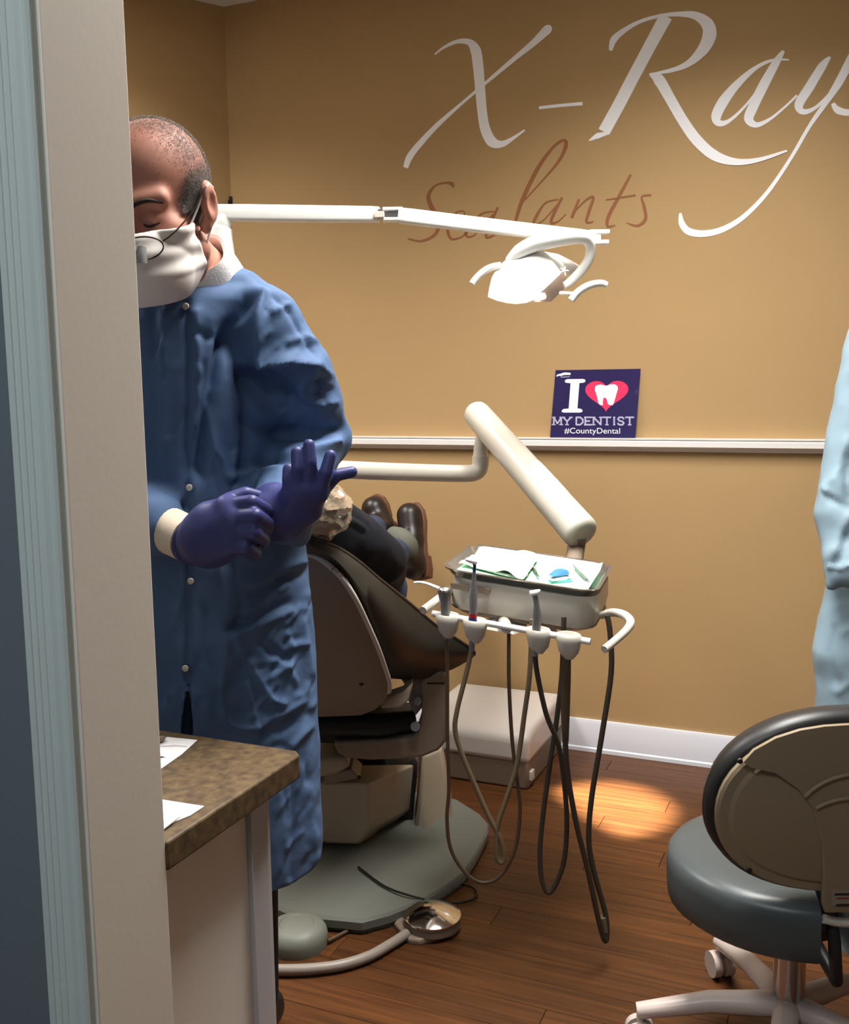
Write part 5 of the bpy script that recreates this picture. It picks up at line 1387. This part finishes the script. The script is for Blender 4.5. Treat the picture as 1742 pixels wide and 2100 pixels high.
# trousers and shoes
sdf_obj('trousers', union([(chain([hipL, knL, anL], [0.075, 0.062, 0.056]), 0), (chain([hipR, knR, anR], [0.075, 0.062, 0.056]), 0.03)]), *bounds([hipL, hipR, anL, anR], 0.12), 0.009, 'black_cloth', den)
tf = (RH * -0.35 - FH * 0.94).normalized()
def shoe(an, tf, m, par, name='shoe', L=0.2, z0=0.0):
    an = Vector((an.x, an.y, z0)); s = tf.cross(ZUP)
    fn0 = union([(chain([an - tf * 0.05 + ZUP * 0.045, an + tf * 0.06 + ZUP * 0.045], [0.042, 0.044]), 0), (chain([an + tf * 0.06 + ZUP * 0.04, an + tf * (L - 0.02) + ZUP * 0.03], [0.046, 0.036]), 0.03), (cap(an - tf * 0.01 + ZUP * 0.06, an - tf * 0.01 + ZUP * 0.105, 0.042, 0.042), 0.02)])
    return sdf_obj(name, lambda X: np.maximum(fn0(X), z0 + 0.001 - X[..., 2]), *bounds([an - tf * 0.1, an + tf * L, an + ZUP * 0.12], 0.06), 0.007, m, par)
shoe(anL, tf, 'shoe_black', den); shoe(anR, tf, 'shoe_black', den)

# ------------------------------------------------------------------ the patient on the chair
pat = thing('person', 'person in a dark jacket and brown boots lying back on the dental chair', 'person', LD(-0.3, 2.5, 0))
pax = LD(0.22, 0.97, 0).normalized()
phead = P(590, 1035, 2.08)
pneck = P(640, 1060, 2.16); 
pch = P(690, 1110, 2.28); pbel = P(745, 1160, 2.45); php = P(755, 1212, 2.60)
kneeL = P(782, 1168, 2.9); kneeR = P(735, 1125, 2.92)
ankL, ankR = P(818, 1130, 3.2), P(768, 1078, 3.28)
psl = (RH * 0.95 - FH * 0.3)
pM = (psl.normalized() * 1, Vector((0, 0, 1)).normalized(), (-pax * 0.95 + ZUP * 0.3).normalized())
f0 = (ZUP * 0.95 + pax * 0.3).normalized(); u0 = (-pax * 0.95 + ZUP * 0.3).normalized(); pM = (f0.cross(u0) * -1, f0, u0)
pfn, pw, pb = head_sdf(pM, phead, pneck)
pbi = union([(cap(pneck, pch, 0.05, 0.07), 0), (cap(pch, pbel, 0.07, 0.07), 0.03), (cap(pbel, php, 0.07, 0.07), 0.03), (chain([php, kneeL, ankL], [0.05, 0.04, 0.03]), 0.03), (chain([php - psl * 0.14, kneeR, ankR], [0.06, 0.045, 0.035]), 0.03)])
sdf_obj('body', lambda X: smin(pfn(X), pbi(X), 0.03), *bounds([phead, pneck, pch, pbel, php, php - psl * 0.16, kneeL, kneeR, ankL, ankR], 0.17), 0.008, 'skin', pat)
sdf_obj('hair', lambda X: np.maximum(pb(X) - 0.012, (X - np.array(phead, np.float32)) @ np.array(f0, np.float32) - 0.035), *bounds([phead], 0.16), 0.006, 'brow', pat)
jk = union([(chain([P(650, 1110, 2.2), P(715, 1135, 2.38), P(770, 1165, 2.5)], [0.085, 0.095, 0.08]), 0),
            (chain([P(677, 1072, 2.18), P(735, 1112, 2.26), P(788, 1150, 2.36), P(796, 1160, 2.45)], [0.062, 0.064, 0.056, 0.045]), 0.02),
            (chain([P(600, 1080, 2.3), P(650, 1110, 2.45), P(720, 1100, 2.6)], [0.065, 0.06, 0.045]), 0.03)])
JF = [(-0.006, 3, [(693, 1022), (720, 1032), (745, 1045), (760, 1060)]), (-0.006, 3, [(692, 1047), (715, 1053), (740, 1066), (755, 1080)]), (-0.006, 3, [(702, 1073), (725, 1080), (748, 1095)]), (0.006, 8, [(700, 1060), (720, 1068), (745, 1080)])]
sdf_obj('jacket', jk, *bounds([P(600, 1080, 2.3), P(672, 1062, 2.20), P(820, 1152, 2.48), P(800, 1165, 2.6), P(740, 1090, 2.6)], 0.15), 0.0065, 'navy', pat, 2, JF, 0.003, 9, 1)
sdf_obj('trousers', union([(chain([P(765, 1210, 2.56), P(772, 1208, 2.72), kneeL, P(815, 1128, 3.14)], [0.09, 0.075, 0.06, 0.046]), 0), (chain([P(710, 1180, 2.62), P(720, 1165, 2.78), kneeR, P(765, 1085, 3.2)], [0.085, 0.075, 0.06, 0.046]), 0.02)]), *bounds([P(800, 1190, 2.56), kneeL, kneeR, P(842, 1120, 3.2), P(720, 1170, 2.6)], 0.13), 0.008, 'jeans', pat, 2, None, 0.003, 10, 2)
def boot(heel, toe, ank, name='boot', w=0.04):
    # heel/toe: points on the sole line; ank: ankle centre
    heel, toe, ank = Vector(heel), Vector(toe), Vector(ank)
    a = (toe - heel).normalized(); n = ((ank - heel) - a * (ank - heel).dot(a)).normalized(); L = (toe - heel).length
    fn0 = union([(chain([heel + a * 0.035 + n * 0.045, heel + a * L * 0.5 + n * 0.044], [0.038, 0.036]), 0), (chain([heel + a * L * 0.5 + n * 0.04, toe - a * 0.045 + n * 0.038], [0.040, 0.042]), 0.02), (cap(heel + a * 0.05 + n * 0.06, ank + n * 0.03, 0.042, 0.046), 0.03)])
    fn = lambda X: np.maximum(fn0(X), -((X - np.array(heel, np.float32)) @ np.array(n, np.float32)) + 0.016)
    b = sdf_obj(name, fn, *bounds([heel, toe, ank + n * 0.05], 0.09), 0.005, 'boot', pat)
    s = a.cross(n)
    prof = [(-0.0, 0.030), (0.03, 0.036), (0.09, 0.033), (L * 0.5, 0.036), (L * 0.72, 0.045), (L * 0.88, 0.042), (L, 0.022)]
    ol = [heel + a * x_ + s * y_ for x_, y_ in prof] + [heel + a * x_ - s * y_ for x_, y_ in prof[::-1]]
    wl = link('welt', MB().prism([p + n * 0.008 for p in ol], n * 0.012), 'boot_sole', b, bevel=0.003)
    link('sole', MB().prism([p + n * 0.0 for p in ol], n * 0.009), 'boot_sole', b, bevel=0.002)
    link('heel_block', MB().prism([heel + a * x_ + s * y_ - n * 0.018 for x_, y_ in ((0.0, 0.028), (0.03, 0.034), (0.075, 0.032), (0.075, -0.032), (0.03, -0.034), (0.0, -0.028))], n * 0.019), 'boot_sole', b, bevel=0.003)
    lc = MB()
    for k in range(4):
        c_ = heel + a * (L * (0.42 + 0.09 * k)) + n * (0.088 - 0.006 * k); lc.tube([c_ - s * 0.02, c_ + n * 0.004, c_ + s * 0.02], 0.0028, 6)
    link('laces', lc, 'boot_tread', b)
    return b
boot(P(868, 1188, 3.24), P(850, 1034, 3.34), P(815, 1128, 3.17))
boot(P(812, 1118, 3.34), P(764, 1018, 3.38), P(770, 1082, 3.26))
link('sock', MB().tube([P(806, 1098, 3.16), P(822, 1104, 3.13), P(836, 1118, 3.12), P(838, 1134, 3.13)], [0.03, 0.034, 0.034, 0.03], 14, smooth=3), 'sock', pat)

# ------------------------------------------------------------------ the assistant at the right edge
ast = thing('person', 'person in a pale blue gown standing beyond the stool', 'person', LD(1.22, 2.42, 0))
AD = 2.40
ac = LD(1.24, 2.42, 0)
aneck = ac + ZUP * 1.40; ahd = ac + ZUP * 1.55 - FH * 0.03
aM_f = (-RH * 0.6 + FH * -0.7 - ZUP * 0.25).normalized(); au = (ZUP - aM_f * ZUP.dot(aM_f)).normalized(); aM = (aM_f.cross(au) * -1, aM_f, au)
afn, aw, ab = head_sdf(aM, ahd, aneck)
aelb = P(1718, 1075, 2.38); ash = ac + ZUP * 1.33 - RH * 0.15; awr = P(1880, 1150, 2.26)
ash2 = ac + ZUP * 1.33 + RH * 0.17
ab_i = union([(cap(aneck, ac + ZUP * 1.1, 0.06, 0.11), 0), (cap(ac + ZUP * 1.1, ac + ZUP * 0.85, 0.11, 0.12), 0.03), (cap(ash, ash2, 0.045, 0.045), 0.04), (chain([ash, aelb, awr], [0.042, 0.034, 0.025]), 0.03), (chain([ash2, ac + RH * 0.24 + ZUP * 1.05, ac + RH * 0.1 - FH * 0.25 + ZUP * 1.0], [0.042, 0.034, 0.025]), 0.03),
               (chain([ac - RH * 0.09 + ZUP * 0.85, ac - RH * 0.09 + ZUP * 0.47, ac - RH * 0.09 + ZUP * 0.1], [0.075, 0.05, 0.035]), 0.03), (chain([ac + RH * 0.09 + ZUP * 0.85, ac + RH * 0.09 + ZUP * 0.47, ac + RH * 0.09 + ZUP * 0.1], [0.075, 0.05, 0.035]), 0.03),
               (chain([awr, awr + (awr - aelb).normalized() * 0.09], [0.026, 0.034]), 0.01)])
hd_ = (awr - aelb).normalized()
fg = [chain([awr + hd_ * 0.08 + ZUP * (0.02 - 0.013 * k), awr + hd_ * 0.13 + ZUP * (0.02 - 0.014 * k), awr + hd_ * (0.165 - 0.008 * abs(k - 1)) + ZUP * (0.012 - 0.014 * k)], [0.010, 0.009, 0.008]) for k in range(4)] + [chain([awr + hd_ * 0.04 + ZUP * 0.02, awr + hd_ * 0.08 + ZUP * 0.045, awr + hd_ * 0.11 + ZUP * 0.05], [0.012, 0.010, 0.008])]
ww2 = ac + RH * 0.1 - FH * 0.25 + ZUP * 1.0; h2 = (-RH * 0.5 - FH * 0.85).normalized()
fg += [chain([ww2 + h2 * 0.07 + ZUP * (0.02 - 0.013 * k), ww2 + h2 * 0.12 + ZUP * (0.02 - 0.014 * k), ww2 + h2 * 0.16 + ZUP * (0.01 - 0.014 * k)], [0.010, 0.009, 0.008]) for k in range(4)] + [chain([ww2, ww2 + h2 * 0.08], [0.027, 0.034])]
def afull(X):
    r = smin(afn(X), ab_i(X), 0.03)
    for g in fg: r = smin(r, g(X), 0.006)
    return r
sdf_obj('body', afull, *bounds([ahd + ZUP * 0.15, ac, aelb, awr + hd_ * 0.2, ww2 + h2 * 0.2, ac + RH * 0.28, ash], 0.08), 0.008, 'skin', ast, 1)
sdf_obj('hair', lambda X: np.maximum(ab(X) - 0.016, ((X - np.array(ahd, np.float32)) @ np.array(aM_f, np.float32)) - 0.045), *bounds([ahd], 0.17), 0.007, 'brow', ast)
atab = []
for py_, lx_, d_, b_, rx_ in ((1215, 1722, 2.42, 0.15, None),): pass
rows = [(1.40, 0.07, 0.07), (1.36, 0.15, 0.09), (1.28, 0.19, 0.11), (1.1, 0.19, 0.12), (0.92, 0.20, 0.13), (0.80, 0.215, 0.135), (0.68, 0.232, 0.14), (0.57, 0.245, 0.145), (0.5, 0.243, 0.145), (0.40, 0.245, 0.15), (0.30, 0.245, 0.15)]
edge = {0.92: 1731, 0.80: 1722, 0.68: 1705, 0.57: 1687, 0.5: 1696, 0.40: 1700, 0.30: 1702}
for z, a, b in rows:
    c_ = ac.copy()
    if z in edge:
        le = (edge[z] - CX) / FPX * 2.42; c_ = LD(le + a, 2.42, 0)
    atab.append((z, c_.x, c_.y, a, b))
agn = column(atab, YAW)
asl = chain([ash, P(1738, 985, 2.40), P(1730, 1050, 2.38)], [0.072, 0.066, 0.062])
asl2 = chain([P(1730, 1052, 2.38), P(1735, 1120, 2.35), P(1760, 1165, 2.31), P(1840, 1155, 2.27)], [0.062, 0.054, 0.05, 0.046])
acorn = cap(P(1715, 1003, 2.37), P(1694, 1008, 2.37), 0.035, 0.012)
ahem = cap(P(1718, 1150, 2.33), P(1705, 1200, 2.33), 0.03, 0.014)
asr = chain([ash2, ac + RH * 0.24 + ZUP * 1.05, ac + RH * 0.12 - FH * 0.2 + ZUP * 1.0], [0.07, 0.06, 0.05])
def again(X):
    r = smin(agn(X), asr(X), 0.03); q = smin(smin(asl(X), asl2(X), 0.02), acorn(X), 0.03); q = smin(q, ahem(X), 0.03)
    return smin(r, q, 0.012)
AF = [(-0.012, 9, [(1680, 1010), (1705, 1020), (1742, 1042)]), (0.008, 8, [(1690, 1008), (1720, 1022), (1745, 1048)]), (0.010, 9, [(1742, 1060), (1728, 1090), (1715, 1130)]), (-0.014, 14, [(1735, 1100), (1722, 1140), (1710, 1160)]), (0.010, 4, [(1700, 1163), (1725, 1165), (1742, 1160)]), (0.007, 8, [(1740, 900), (1722, 960), (1710, 985)]), (-0.010, 10, [(1742, 940), (1738, 990), (1742, 1020)]), (-0.007, 8, [(1712, 1290), (1702, 1340), (1712, 1400)]), (0.006, 6, [(1742, 1290), (1730, 1298)]), (0.006, 6, [(1720, 1420), (1742, 1402)])]
sdf_obj('gown', again, *bounds([P(1660, 880, 2.25), ac + RH * 0.34 + ZUP * 1.45, ac + ZUP * 0.28 - FH * 0.25, ac + FH * 0.2 + RH * 0.3], 0.05), 0.0075, 'gown_pale', ast, 2, AF, 0.004, 8, 5)
sdf_obj('trousers', union([(chain([ac + RH * 0.09 * s + ZUP * 0.85, ac + RH * 0.09 * s + ZUP * 0.47, ac + RH * 0.09 * s + ZUP * 0.1], [0.088, 0.066, 0.058]), 0.02) for s in (-1, 1)]), *bounds([ac + RH * 0.1 + ZUP * 0.9, ac - RH * 0.1 + ZUP * 0.05], 0.12), 0.01, 'jeans', ast)
for s in (-1, 1): shoe(ac + RH * 0.09 * s, (-RH * 0.4 - FH * 0.9).normalized(), 'shoe_black', ast)
